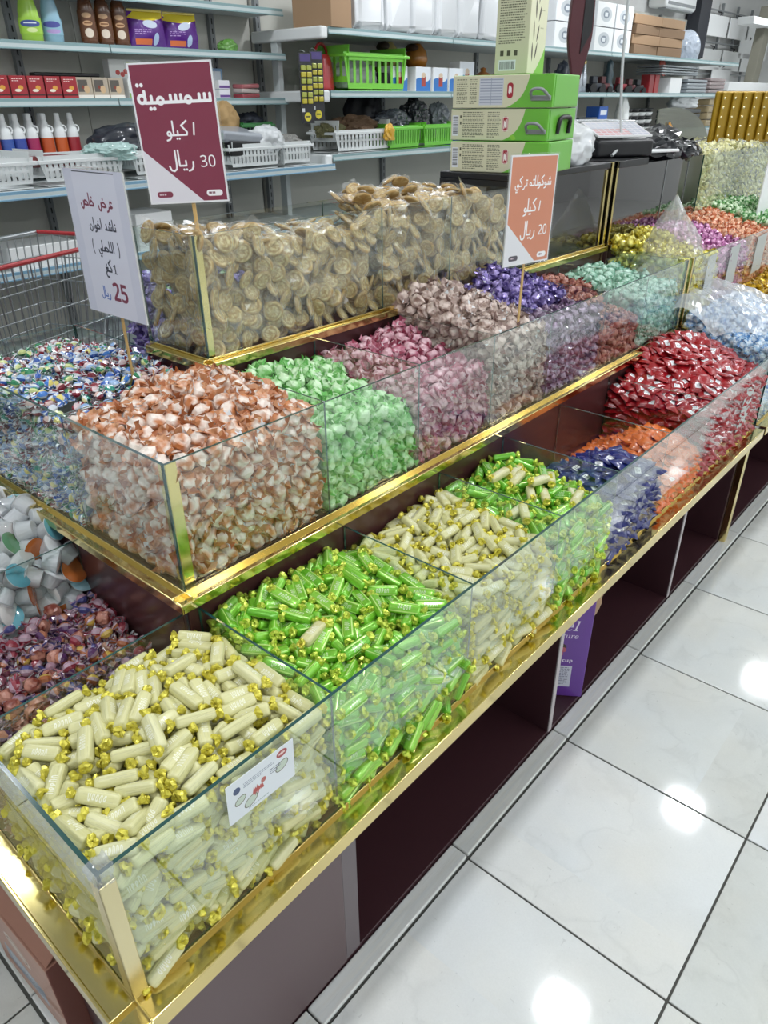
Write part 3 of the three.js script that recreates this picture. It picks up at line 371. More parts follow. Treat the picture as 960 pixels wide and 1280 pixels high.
{
  const n = rough(0.02, 4), spots = pack({ x0: 1.1585, x1: 1.4475, z0: -0.352, z1: -G, y0: T1.b, H: (x, z) => 0.752 + 0.05 * smooth(-0.1, -0.3, z) + n(x, z), balls: BAR, seed: 4, phi: 0.8, deep: 0.1 });
  fill('green_candy_bar', 'shiny green wrapped candy bar in the bin next to the blue packs', 'candy', 'green bars in the fourth front bin', spots, 100, greenProtos, barMass, [greenMats[1], greenEnds, greenEnds], barTurn);
  const tops = spots.filter((q) => q.face === 'top' && q.p.x > 1.2 && q.p.x < 1.42 && q.p.z > -0.3 && q.p.z < -0.06); const f = rngOf(77);
  for (let i = 0; i < 11 && i * 4 < tops.length; i++) { const s = tops[i * 4], o = creamProtos[i % 4].clone(); o.name = numbered('cream_candy_bar'); o.position.copy(s.p).add(new THREE.Vector3(0, 0.019, 0)); o.quaternion.copy(qAlong(new THREE.Vector3(1, rr(-0.1, 0.25, f), rr(-0.9, 0.5, f)).normalize(), 0)); scene.add(o); tag(o, 'loose cream candy bar lying on the farther bin of green bars', 'candy', 'cream bars on the farther green bars'); }
}
// chocolates folded in foil paper
const foil = phys({ color: 0xffffff, vertexColors: true, roughness: 0.42, metalness: 0.05, clearcoat: 0.35, clearcoatRoughness: 0.3, flatShading: true });
const foilShiny = phys({ color: 0xffffff, vertexColors: true, roughness: 0.3, metalness: 0.35, clearcoat: 0.4, flatShading: true });
function cushionKind(rad, pal, { boxy = 3, flaps = 7, reach = 1.15, mat = foil, palF = pal } = {}) {
  const bodies = [1, 2, 3].map((s) => cushionGeo(rad, pal, s, boxy)), frills = [1, 2, 3].map((s) => frillGeo(rad, palF, s, flaps, reach));
  const protos = bodies.map((g, k) => { const o = new THREE.Group(); mesh('wrapped_body', g, mat, o); mesh('wrapper_frill', frills[k], mat, o); return o; });
  return { protos, mass: mergeGeometries([plain(bodies[0]), plain(frills[0])]), mat };
}
const cushionTurn = (s, f) => qUp(s.face === 'z1' ? new THREE.Vector3(rr(-1, 1, f), rr(-0.4, 1, f), rr(-0.2, 1, f)) : new THREE.Vector3(rr(-1, 1, f), rr(0.1, 1, f), rr(-0.8, 1, f)), f() * 6.28);
const CH = 0.0162, one = (r) => [[0, r]];
const K = {
  orange: cushionKind(0.0205, [0xeaddd2, 0xc0763f, 0xc0c2c6], { flaps: 8, reach: 1.35, palF: [0xe6b286, 0x9c521c, 0xd6d9de] }), lime: cushionKind(0.0195, [0xcdeac0, 0x86c873], { boxy: 2.5, flaps: 6, reach: 1.2, palF: [0xaee09a, 0x55a845, 0xd4ead0] }),
  pink: cushionKind(0.0195, [0xdcb4bd, 0xa44f69], { boxy: 2.6, reach: 1.35, palF: [0xd68ca2, 0x8a2944, 0xd8ccd0] }), mauve: cushionKind(0.0195, [0xd6c3b9, 0x93786d], { boxy: 3.2, reach: 1.4, palF: [0xd0bcb1, 0x7d625a, 0xd8dadc] }),
  purple: cushionKind(0.019, [0xa090c8, 0x43327c], { reach: 1.5, palF: [0x8f7cc0, 0x302262, 0xc8c6d6], mat: foilShiny }), plum: cushionKind(0.018, [0xa892ab, 0x5c3a5e], { palF: [0x927094, 0x43264a, 0xbdb6c0], mat: foilShiny }), rust: cushionKind(0.018, [0xb9806f, 0x7c3426], { palF: [0xa05040, 0x5c2018, 0xb8a8a2] }), teal: cushionKind(0.018, [0xc4e2d2, 0x83b49c], { palF: [0xa9d8c0, 0x5f9a80, 0xd4e4dc] }),
  yellow: cushionKind(0.018, [0xefe57c, 0xc9b72c], { palF: [0xe4d23c, 0x9a8812, 0xd8d6a8], mat: foilShiny }), rose: cushionKind(0.0165, [0xe3a8cf, 0xa3548e], { palF: [0xd688bd, 0x7c356c, 0xd8c4d2], mat: foilShiny }), peach: cushionKind(0.0165, [0xf0c2a0, 0xd0703c], { palF: [0xe89a68, 0xb04a1c, 0xe4cfc0] }), leaf: cushionKind(0.0165, [0xd9eccb, 0x4d9a44], { palF: [0x5cae50, 0x24702a, 0xdfe9d8] }), sky: cushionKind(0.018, [0xe6f0f8, 0x9dc4e4], { palF: [0xcfe2f4, 0x4f96d8, 0xeef4fa] }), goldc: cushionKind(0.017, [0xe2b92a, 0x94700c], { palF: [0xd4a81c, 0x806008, 0xe6d9a0], mat: foilShiny }), mix: cushionKind(0.018, [0xe8e6b8, 0xc4c07c], { palF: [0x5b6fae, 0xe6e2a8, 0xdfe4ea] }),
};
function bin(kind, name, label, group, most, o) { const k = K[kind], r = o.r ?? CH; const spots = pack({ phi: 0.64, ...o, balls: one(r) }); fill(name, label, 'candy', group, spots, most, k.protos, k.mass, k.mat, cushionTurn); return spots; }
const Z2 = { z0: T3.z + 0.006, z1: T2.z - 0.012, y0: T2.b };
{ const b = bump(0.62, -0.6, 0.16, 0.16), n = rough(0.02, 5); bin('orange', 'orange_wrapped_chocolate', 'chocolate in crinkled orange and white paper, in the corner bin of the middle tier', 'orange chocolates in the corner bin', 300, { ...Z2, x0: T2.x + 0.016, z1: T2.z - 0.016, x1: 0.762, H: (x, z) => 1.088 + 0.07 * b(x, z) + n(x, z), seed: 5, faces: ['z1', 'x0'] }); }
{ const n = rough(0.02, 6); bin('lime', 'pale_green_chocolate', 'rounded chocolate in pale green paper, beside the orange ones', 'pale green chocolates in the middle tier', 300, { ...Z2, x0: 0.7745, x1: 1.0725, H: (x, z) => 1.035 + 0.055 * smooth(-0.42, -0.62, z) - 0.02 * smooth(0.9, 1.05, x) + n(x, z), seed: 6 }); }
{ const n = rough(0.02, 7); bin('pink', 'pink_wrapped_chocolate', 'chocolate in crinkled pink and plum paper, beside the pale green ones', 'pink chocolates in the middle tier', 300, { ...Z2, x0: 1.0795, x1: 1.383, H: (x, z) => 1.02 + 0.05 * smooth(-0.42, -0.65, z) + 0.02 * smooth(1.2, 1.36, x) + n(x, z), seed: 7 }); }
{ const b = bump(1.5, -0.68, 0.17, 0.24), n = rough(0.02, 8); bin('mauve', 'mauve_wrapped_chocolate', 'chocolate in dusty beige-mauve paper, heaped under the orange price sign', 'mauve chocolates in the middle tier', 300, { ...Z2, x0: 1.39, x1: 1.677, H: (x, z) => 1.075 + 0.12 * b(x, z) + n(x, z), seed: 8, faces: ['z1', 'x0'] }); }
{ const b = bump(1.85, -0.66, 0.2, 0.16), n = rough(0.02, 9); bin('purple', 'purple_wrapped_chocolate', 'chocolate in shiny violet paper, heaped beside the mauve ones', 'violet chocolates in the middle tier', 300, { ...Z2, x0: 1.6835, x1: 2.02, z1: -0.5, H: (x, z) => 1.06 + 0.11 * b(x, z) + n(x, z), seed: 9, faces: [] }); bin('plum', 'plum_wrapped_chocolate', 'chocolate in dark plum paper, seen through the glass below the violet ones', 'plum chocolates behind the front glass', 120, { ...Z2, x0: 1.6835, x1: 2.02, z0: -0.52, H: (x, z) => 1.07 + n(x, z), seed: 10 }); }
{ const n = rough(0.02, 11); bin('rust', 'rust_red_chocolate', 'chocolate in rust-red paper, low in its bin behind the glass', 'rust-red chocolates in the middle tier', 140, { ...Z2, x0: 2.0275, x1: 2.329, H: (x, z) => 0.985 + 0.09 * smooth(-0.42, -0.65, z) + n(x, z), seed: 11 }); }
{ const n = rough(0.02, 12); bin('teal', 'mint_green_chocolate', 'chocolate in milky mint paper, in the last bin of the middle tier', 'mint chocolates in the middle tier', 160, { ...Z2, x0: 2.336, x1: 2.66, H: (x, z) => 1.04 + 0.03 * smooth(-0.42, -0.65, z) + n(x, z), seed: 12 }); }
// striped boiled sweets on the left of the middle tier
const SW = [[0x2f5fb8, 0xdfe6ee], [0x8e2434, 0xe2c9cc], [0x2f8a5c, 0xd9e29a], [0x3f7fd0, 0xe8d978], [0x7d2030, 0xd9b9b0], [0x9fbfe6, 0x2a56a8], [0x7a1c30, 0x8fb0dc], [0x2f9c86, 0xe6dca0]];
const sweetGeos = SW.map(([a, b], i) => sweetGeo(0.043, 0.0096, a, b, i + 1)), sweetMat = phys({ color: 0xffffff, vertexColors: true, roughness: 0.3, clearcoat: 0.7, clearcoatRoughness: 0.12, flatShading: true });
const SWB = [[-0.012, 0.0082], [0, 0.0094], [0.012, 0.0082]], sweetProtos = sweetGeos.map((g) => { const o = new THREE.Mesh(g, sweetMat); o.castShadow = o.receiveShadow = true; return o; }), sweetTurn = (s, f) => qAlong(s.dir, f() * 6.28);
{ const b = bump(0.6, -0.95, 0.22, 0.3), n = rough(0.02, 13), spots = pack({ x0: T2.x + G, x1: T3.x - 0.007, z0: -1.292, z1: T3.z - 0.001, y0: T2.b, H: (x, z) => 1.09 + 0.05 * b(x, z) + n(x, z), balls: SWB, seed: 13, faces: ['x0'], deep: 0.05 });
  fill('striped_sweet', 'small boiled sweet in a twisted striped wrapper, heaped below the white price sheet', 'candy', 'striped sweets left of the cookies', spots, 300, sweetProtos, sweetGeos[0], sweetMat, sweetTurn, 'bake'); }
// flat packs in the lower tier
const packTex = (base, dark, ink, lab) => canvasTex(128, 128, (x, w, h) => { const f = rngOf(5); x.fillStyle = base; x.fillRect(0, 0, w, h); for (let i = 0; i < 40; i++) { x.fillStyle = dark + '28'; x.fillRect(f() * w, f() * h, rr(4, 40, f), 2); } if (lab) { x.fillStyle = '#e9ebee'; x.fillRect(36, 36, 56, 52); x.fillStyle = ink; x.fillRect(46, 48, 26, 5); x.fillRect(48, 60, 30, 4); x.fillRect(52, 70, 16, 6); } scribble(x, 62, 22, 60, 10, '#ffffff90', 3, f); });
function packKind(base, dark, ink, w, d, h) { const [ml, m] = [1, 0].map((q) => phys({ map: packTex(base, dark, ink, q), roughness: 0.3, clearcoat: 0.5, clearcoatRoughness: 0.12 })), gs = [1, 2, 3].map((s) => sachetGeo(w, d, h, s)); return { protos: [...gs, ...gs, gs[0]].map((g, q) => { const o = new THREE.Mesh(g, q > 5 || q === 2 || q === 4 ? ml : m); o.castShadow = o.receiveShadow = true; return o; }), mass: gs[0], mat: m }; }
const packTurn = (s, f) => qUp(new THREE.Vector3(rr(-0.8, 0.6, f), 1.5, rr(-0.3, 1.0, f)), f() * 6.28);
const Z1 = { z0: T2.z + 0.001, z1: -G, y0: T1.b };
function flats(k, name, label, group, most, o) { fill(name, label, 'candy', group, pack({ ...Z1, phi: 0.66, ...o, balls: one(o.r) }), most, k.protos, k.mass, k.mat, packTurn); }
const redPack = packKind('#9c0f1b', '#4c0810', '#8a8f98', 0.05, 0.046, 0.017), bluePack = packKind('#101d6c', '#080e3c', '#5a6070', 0.05, 0.046, 0.017), orangePack = packKind('#e0702a', '#8a3a10', '#b08060', 0.042, 0.036, 0.014);
{ const b = bump(1.67, -0.1, 0.19, 0.17), n = rough(0.02, 14); flats(bluePack, 'blue_square_pack', 'flat glossy dark blue candy pack with a small white label', 'dark blue packs in the lower tier', 110, { x0: 1.456, x1: 1.7695, H: (x, z) => 0.59 + 0.165 * b(x, z) + n(x, z), r: 0.0145, seed: 14 }); }
{ const b = bump(2.02, -0.13, 0.16, 0.15), n = rough(0.02, 15); flats(orangePack, 'orange_square_pack', 'small flat orange candy pack between the blue and the red packs', 'orange packs in the lower tier', 90, { x0: 1.777, x1: 2.108, H: (x, z) => 0.58 + 0.13 * b(x, z) + n(x, z), r: 0.0125, seed: 15 }); }
{ const b = bump(2.46, -0.25, 0.27, 0.19), n = rough(0.02, 16); flats(redPack, 'red_square_pack', 'flat glossy red candy pack with a small white label, heaped at the far end', 'red packs in the lower tier', 300, { x0: 2.116, x1: EX - G, H: (x, z) => 0.74 + 0.16 * b(x, z) + n(x, z), r: 0.0145, seed: 16 }); }
// the left wing of the lower tier
const cupCols = [[0xdfe3e6, 0xe9ecee], [0xe4e6e8, 0x5d9fae], [0xdde2e4, 0xb0632f], [0xdcE2df, 0x5f8f6a], [0xe2e4e6, 0xf0f0ee], [0xe2e4e6, 0x9fcad6]], cupG = cupGeo(0.026, 0.034).translate(0, -0.017, 0), lidG = lathe([[0.0001, 0.0365], [0.013, 0.0375], [0.022, 0.036], [0.029, 0.0335]], 24).translate(0, -0.017, 0);
const cupProtos = cupCols.map(([a, b]) => { const o = new THREE.Group(); mesh('cup', cupG, phys({ color: a, roughness: 0.3, transmission: 0.35, thickness: 0, clearcoat: 0.5 }), o); mesh('cup_lid', lidG, phys({ color: b, roughness: 0.14, clearcoat: 1 }), o); return o; });
{ const n = rough(0.03, 17), spots = pack({ x0: G, x1: T2.x - 0.002, z0: -1.299, z1: -0.754, y0: T1.b, H: (x, z) => 0.79 + 0.06 * smooth(0.05, 0.3, x) * smooth(-0.76, -0.9, z) + n(x, z), balls: one(0.0215), seed: 17, faces: ['z1'], deep: 0.14, phi: 0.8 });
  fill('jelly_cup', 'small ribbed white jelly cup with a clear or coloured lid, in the far left bin', 'jelly cup', 'jelly cups in the far left bin', spots, 200, cupProtos, plain(cupG), phys({ color: 0xdfe3e6, roughness: 0.3, clearcoat: 0.5 }), (s, f) => qUp(new THREE.Vector3(rr(-1, 1, f), rr(-0.5, 1, f), rr(-1, 1, f)), f() * 6.28)); }
{ const mixProtos = [...[[0x5a3560, 0xb8785c], [0x8c3040, 0xb494a4], [0x9c5830, 0xc8a850], [0x44447c, 0xa88494]].map(([a, b], i) => { const o = new THREE.Mesh(sweetGeo(0.05, 0.012, a, b, 40 + i, 0xa8909c), sweetMat); o.castShadow = o.receiveShadow = true; return o; }), ...K.rust.protos.slice(0, 1)], n = rough(0.03, 18);
  const spots = pack({ x0: G, x1: T2.x - 0.002, z0: -0.752, z1: -0.362, y0: T1.b, H: (x, z) => 0.645 + 0.05 * smooth(-0.45, -0.7, z) + n(x, z), balls: [[-0.014, 0.011], [0.014, 0.011]], seed: 18, faces: [], phi: 0.85, deep: 0.09 });
  fill('mixed_sweet', 'assorted small sweet in purple, red or orange foil, low behind the cream bars', 'candy', 'assorted sweets in the low left bin', spots, 200, mixProtos, sweetGeo(0.05, 0.012, 0x8a4a5a, 0xc8a08a, 44), sweetMat, sweetTurn); }
// sesame cookies in clear wrappers on the top tier
const cookieMat = std(0xffffff, 0.75, 0, { vertexColors: true }), cookieGs = [1, 2, 3].map((s) => cookieGeo(0.0245, s)), filmGs = [1, 2, 3].map((s) => filmGeo(0.0265, 0.0085, s)), filmMat = phys({ color: 0xffffff, transmission: 1, thickness: 0, roughness: 0.28, ior: 1.5, flatShading: true });
const cookieProtos = [0, 1, 2].map((k) => { const o = new THREE.Group(); mesh('cookie_disc', cookieGs[k], cookieMat, o); mesh('clear_wrapper', filmGs[k], filmMat, o, [0, 0.001, 0]); return o; });
const cookieTurn = (s, f) => qUp(s.face === 'top' ? new THREE.Vector3(rr(-0.7, 0.7, f), 1, rr(-0.7, 0.7, f)) : s.face === 'x0' ? new THREE.Vector3(-1, rr(-0.5, 0.7, f), rr(-0.8, 0.8, f)) : new THREE.Vector3(rr(-1.3, 0.9, f), rr(-0.6, 1.1, f), 1), f() * 6.28);
const cookieMass = mergeGeometries([plain(cookieGs[0]), plain(tint(filmGs[0].clone(), () => C3(0xffffff)))], true);
function cookies(label, group, most, o) { fill('sesame_cookie', label, 'cookie', group, pack({ z0: T3.zb + 0.002, z1: T3.z - G, y0: T3.b, phi: 0.5, deep: 0.08, ...o, balls: [[-0.01, 0.015], [0.01, 0.015]] }), most, cookieProtos, cookieMass, [cookieMat, filmMat], cookieTurn); }
{ const n = rough(0.02, 20); cookies('round sesame cookie in a clear crinkled wrapper, in the cookie bin with the maroon sign', 'cookies in the first cookie bin', 190, { x0: T3.x + G, x1: 1.349, H: (x, z) => 1.362 + 0.05 * smooth(1.15, 0.85, x) + 2.5 * n(x, z), seed: 20, faces: ['z1', 'x0'] }); }
{ const n = rough(0.02, 21); cookies('round sesame cookie in a clear wrapper, in the middle cookie bin', 'cookies in the second cookie bin', 70, { x0: 1.356, x1: 1.6565, H: (x, z) => 1.4 + 0.03 * smooth(-0.72, -0.85, z) + 2 * n(x, z), seed: 21 }); }
{ const n = rough(0.02, 22); cookies('round sesame cookie in a clear wrapper, in the cookie bin below the stacked cartons', 'cookies in the third cookie bin', 60, { x0: 1.664, x1: 1.971, H: (x, z) => 1.42 - 0.05 * smooth(1.78, 1.9, x) + 1.5 * n(x, z), seed: 22 }); }
// the second counter
const Z3 = { z0: T3.z + 0.001, z1: T2.z - G, y0: T2.b, r: 0.0155, deep: 0.05 };
{ const n = rough(0.02, 30); bin('yellow', 'yellow_wrapped_candy', 'candy in shiny yellow foil, beside the clear plastic bag', 'yellow candies in the second counter', 200, { ...Z3, x0: 2.74, x1: 3.03, H: (x, z) => 1.09 + 0.07 * smooth(-0.45, -0.65, z) + n(x, z), seed: 30, faces: ['z1', 'x0'] }); }
{ const n = rough(0.02, 31); bin('rose', 'rose_pink_candy', 'candy in rose and violet foil, behind the taped paper slips', 'rose-pink candies in the second counter', 200, { ...Z3, x0: 3.037, x1: 3.42, H: (x, z) => 1.09 + 0.06 * smooth(-0.4, -0.65, z) + n(x, z), seed: 31 }); }
{ const n = rough(0.02, 32); bin('peach', 'peach_orange_candy', 'candy in peach-orange paper, between the rose-pink and the green ones', 'peach candies in the second counter', 200, { ...Z3, x0: 3.427, x1: 3.82, H: (x, z) => 1.1 + 0.06 * smooth(-0.4, -0.65, z) + n(x, z), seed: 32 }); }
{ const n = rough(0.02, 33); bin('leaf', 'green_white_candy', 'candy in green and white paper, at the far right of the middle tier', 'green and white candies in the second counter', 160, { ...Z3, x0: 3.827, x1: 4.3, H: (x, z) => 1.12 + 0.06 * smooth(-0.4, -0.65, z) + n(x, z), seed: 33 }); }
{ const n = rough(0.02, 34); bin('sky', 'pale_blue_candy', 'candy in pale blue and white paper, under the sheet of clear plastic', 'pale blue candies in the second counter', 160, { ...Z1, r: 0.0165, deep: 0.05, x0: 2.73, x1: 3.299, H: (x, z) => 0.83 + 0.07 * smooth(-0.1, -0.3, z) + n(x, z), seed: 34 }); }
{ const n = rough(0.02, 35); bin('goldc', 'gold_foil_candy', 'candy in shiny gold foil, behind the pale blue ones', 'gold candies in the second counter', 120, { ...Z1, r: 0.0155, deep: 0.05, x0: 3.31, x1: 3.9, H: (x, z) => 0.84 + 0.07 * smooth(-0.1, -0.3, z) + n(x, z), seed: 35 }); }
{ const n = rough(0.02, 36); bin('mix', 'cream_blue_candy', 'candy in pale yellow and blue wrapper, piled on the top tier beneath the golden tray', 'cream and blue candies on the top tier', 260, { z0: -1.08, z1: T3.z - G, y0: T3.b, r: 0.0165, deep: 0.05, x0: 3.64, x1: 4.89, H: (x, z) => 1.41 + 0.03 * bump(4.2, -0.85, 0.4, 0.3)(x, z) + n(x, z), seed: 36 }); }
{ const n = rough(0.02, 37); fill('violet_candy', 'candy in dark violet paper, behind the cookies on the far side of the counter', 'candy', 'violet candies behind the cookies', pack({ x0: 0.9, x1: 1.9, z0: -1.285, z1: -0.96, y0: T2.b, r: CH, H: (x, z) => 1.2 + 0.06 * noise(x * 6, z * 6, 3) + n(x, z), seed: 37, faces: [], balls: one(0.0175), deep: 0.05 }), 160, [...K.purple.protos, K.leaf.protos[0]], K.purple.mass, K.purple.mat, cushionTurn); }
// ---------------------------------------------------------------- store shelving along the back wall
function shelving(label, x0, x1, zb, rows, uprights, blue) {
  const t = thing('store_shelving', label, 'shelving');
  for (let x = x0, i = 0; x < x1 - 0.01; x += 1.25, i++) mesh('back_panel', box2(x + 0.002, Math.min(x + 1.25, x1) - 0.002, 0.1, 2.5, zb - 0.03, zb), M.backPanel, t);
  for (const x of uprights) { const u = mesh('upright', box2(x - 0.018, x + 0.018, 0, 2.5, zb, zb + 0.03), M.grey, t); const slots = []; for (let y = 0.5; y < 2.45; y += 0.05) slots.push(box2(x - 0.004, x + 0.004, y, y + 0.028, zb + 0.03, zb + 0.0306)); tag(mesh('slots', join(slots), M.black, u), null, null, null, 'stuff'); }
  for (const [y, zf, b] of rows) for (let x = x0; x < x1 - 0.01; x += 1.25) { const e = Math.min(x + 1.25, x1), s = mesh('shelf', box2(x + 0.002, e - 0.002, y - 0.022, y, zb, zf, 0.003), M.shelf, t); mesh('price_rail', join([box2(x + 0.003, e - 0.003, y - 0.034, y + 0.002, zf, zf + 0.006, 0.002), box2(x + 0.003, e - 0.003, y - 0.036, y - 0.028, zf, zf + 0.012, 0.002)]), b ? M.railBlue : M.rail, s); mesh('rail_strip', box2(x + 0.004, e - 0.004, y - 0.028, y - 0.012, zf + 0.006, zf + 0.0075), M.railStrip, s); }
  return t;
}
const SL = -3.35, SR = -3.0, ZB = -3.67;
shelving('grey store shelving with a deep blue-edged lower shelf, behind the shopping cart', -1.5, 3.47, ZB, [[2.125, SL], [1.895, SL], [1.655, SL], [1.4, SL], [1.288, -2.95, 1], [0.95, -2.95, 1], [0.45, -2.95, 1]], [-0.6, 0.65, 1.9, 3.15], true);
{ const t = shelving('deeper grey store shelving with white packs on top, behind the green cartons', 3.5, 10.8, ZB, [[2.02, SR], [1.69, SR], [1.335, SR], [0.95, SR], [0.45, SR]], [3.52, 4.74, 6.0, 7.25, 8.5, 9.75]);
  for (const y of [2.02, 1.69, 1.335]) mesh('shelf_end', box2(3.44, 3.5, y - 0.06, y + 0.004, ZB + 0.04, SR + 0.004, 0.012), M.whitePlastic, t); mesh('end_upright', box2(3.46, 3.5, 0.0, 2.0, ZB + 0.2, ZB + 0.26, 0.004), M.shelf, t); }
// builders for goods
function labelled(w, h, d, front, side, r = 0.003) { return [bx(w, h, d, r), [side, side, side, side, front, side]]; }
function boxOf(name, label, cat, [x, y, z], [w, h, d], front, side, turn = 0, group) { const t = thing(name, label, cat, [x, y, z], turn, group); mesh('carton_body', bx(w, h, d, 0.003), side, t, [0, h / 2, 0]); mesh('printed_front', bx(w * 0.97, h * 0.97, 0.0016), [side, side, side, side, front, side], t, [0, h / 2, d / 2]); return t; }
const paint = (tex, rough_ = 0.4, more = {}) => phys({ map: tex, roughness: rough_, clearcoat: 0.3, ...more });
function bottle(name, label, [x, y, z], prof, sx, sz, body, cap, band, group, turn = 0) { // prof: [r, y] in metres; band: [y0, y1, r, mat]
  const t = thing(name, label, 'bottle', [x, y, z], turn, group), b = mesh('bottle_body', lathe(prof, 22), body, t); b.scale.set(sx, 1, sz); const [, yt] = prof[prof.length - 1], rt = prof[prof.length - 1][0];
  mesh('cap', lathe([[0.0001, yt + 0.028], [rt * 0.9, yt + 0.027], [rt * 1.1, yt + 0.02], [rt * 1.15, yt - 0.004], [rt * 0.9, yt - 0.004]], 18), cap, t);
  if (band) { const l = mesh('label_band', new THREE.CylinderGeometry(band[2], band[2], band[1] - band[0], 24, 1, true), band[3], t, [0, (band[0] + band[1]) / 2, 0]); l.scale.set(sx, 1, sz); } return t;
}
function basket(name, label, [x, y, z], [w, h, d], mat, turn = 0, group, slots = 8, gap = 0.27) {
  const t = thing(name, label, 'basket', [x, y, z], turn, group), taper = 0.88;
  const wall = (ww) => { const s = new THREE.Shape([new THREE.Vector2((-ww / 2) * taper, 0), new THREE.Vector2((ww / 2) * taper, 0), new THREE.Vector2(ww / 2, h), new THREE.Vector2(-ww / 2, h)]), n = Math.max(3, Math.round((slots * ww) / w)); for (let i = 0; i < n; i++) { const c = (((i + 0.5) / n - 0.5) * ww * taper), g = (ww / n) * gap; for (const [a, b] of h > 0.13 ? [[0.16, 0.78]] : [[0.15, 0.42], [0.52, 0.78]]) s.holes.push(new THREE.Path([new THREE.Vector2(c - g, h * a), new THREE.Vector2(c - g, h * b), new THREE.Vector2(c + g, h * b), new THREE.Vector2(c + g, h * a)])); } return new THREE.ExtrudeGeometry(s, { depth: 0.003, bevelEnabled: false }); };
  const lean = (0.5 * (1 - taper));
  for (const [ww, dist, ry] of [[w, d, 0], [w, d, Math.PI], [d, w, Math.PI / 2], [d, w, -Math.PI / 2]]) { const g = wall(ww).translate(0, 0, (dist / 2) * taper).applyMatrix4(new THREE.Matrix4().makeShear(0, 0, 0, 0, 0, (dist * lean) / h)).rotateY(ry); mesh('basket_wall', g, mat, t); }
  mesh('basket_floor', bx(w * taper, 0.004, d * taper), mat, t, [0, 0.004, 0]);
  mesh('rim', join([box2(-w / 2 - 0.006, w / 2 + 0.006, h - 0.012, h + 0.004, d / 2 - 0.002, d / 2 + 0.007, 0.003), box2(-w / 2 - 0.006, w / 2 + 0.006, h - 0.012, h + 0.004, -d / 2 - 0.007, -d / 2 + 0.002, 0.003), box2(w / 2 - 0.002, w / 2 + 0.007, h - 0.012, h + 0.004, -d / 2, d / 2, 0.003), box2(-w / 2 - 0.007, -w / 2 + 0.002, h - 0.012, h + 0.004, -d / 2, d / 2, 0.003)]), mat, t); return t;
}
function bag(name, label, [x, y, z], [w, h, d], mat, seed, amp = 0.16, turn = 0, group, cat = 'bag') { return single(name, crumple(w / 2, h / 1.6, d / 2, amp, seed), mat, label, cat, [x, y + 0.375 * h, z], [0, turn, 0], group); }
const glossy = (c, r = 0.3, more = {}) => phys({ color: c, roughness: r, clearcoat: 0.5, clearcoatRoughness: 0.2, ...more });
const blackBag = phys({ color: 0x1c1e23, roughness: 0.28, clearcoat: 0.5, flatShading: true }), navyBag = phys({ color: 0x20242f, roughness: 0.35, clearcoat: 0.4 }), whiteBag = phys({ color: 0xe6eaec, roughness: 0.3, transmission: 0.25, thickness: 0 });
// left bay, upper shelf (y 1.895)
const zL = -3.43;
bottle('shampoo_bottle', 'lime green shampoo bottle with a blue oval label, on the upper left shelf', [1.89, 1.895, zL], [[0.0001, 0], [0.048, 0.004], [0.052, 0.05], [0.045, 0.13], [0.03, 0.19], [0.018, 0.22]], 1, 0.6, glossy(0xa0cc42), M.white, [0.035, 0.1, 0.0525, paint(canvasTex(128, 64, (x, w, h) => { x.fillStyle = '#a0cc42'; x.fillRect(0, 0, w, h); x.fillStyle = '#3c4f94'; x.beginPath(); x.ellipse(64, 24, 20, 14, 0, 0, 7); x.fill(); x.fillStyle = '#e6eef0'; x.fillRect(52, 20, 24, 4); x.fillStyle = '#d8e8a0'; x.beginPath(); x.arc(66, 50, 10, 0, 7); x.fill(); }))], null, 2.67);
bottle('shampoo_bottle', 'pale blue shampoo bottle beside the lime green one, on the upper left shelf', [2.0, 1.895, zL], [[0.0001, 0], [0.045, 0.004], [0.048, 0.05], [0.042, 0.13], [0.028, 0.19], [0.017, 0.22]], 1, 0.6, glossy(0x8fb9cc), M.white, [0.035, 0.1, 0.0485, paint(canvasTex(128, 64, (x, w, h) => { x.fillStyle = '#8fb9cc'; x.fillRect(0, 0, w, h); x.fillStyle = '#4a4f9c'; x.beginPath(); x.ellipse(64, 22, 19, 13, 0, 0, 7); x.fill(); x.fillStyle = '#b49ad0'; x.beginPath(); x.ellipse(66, 50, 15, 9, 0, 0, 7); x.fill(); }))], null, 2.67);
{ const brownLabel = paint(canvasTex(128, 64, (x, w, h) => { x.fillStyle = '#5d3518'; x.fillRect(0, 0, w, h); x.fillStyle = '#caa27a'; for (const cy of [12, 30]) { x.beginPath(); x.ellipse(64, cy, 12, 6, 0, 0, 7); x.fill(); } x.fillStyle = '#e4d6c4'; x.beginPath(); x.arc(65, 52, 11, 0, 7); x.fill(); x.fillStyle = '#7a4a24'; x.fillRect(56, 28, 18, 3); }), 0.3);
  [[2.195, 'first of three brown lotion bottles, next to the pale blue bottle'], [2.288, 'middle one of three brown lotion bottles on the upper left shelf'], [2.38, 'last of three brown lotion bottles, next to the purple pad packs']].forEach(([x, l]) => bottle('lotion_bottle', l, [x, 1.895, zL], [[0.0001, 0], [0.038, 0.003], [0.041, 0.02], [0.04, 0.15], [0.032, 0.19], [0.018, 0.21]], 1, 0.62, glossy(0x5d3518, 0.22), glossy(0x4a2a14), [0.03, 0.15, 0.042, brownLabel], 'brown lotion bottles', 2.67)); }
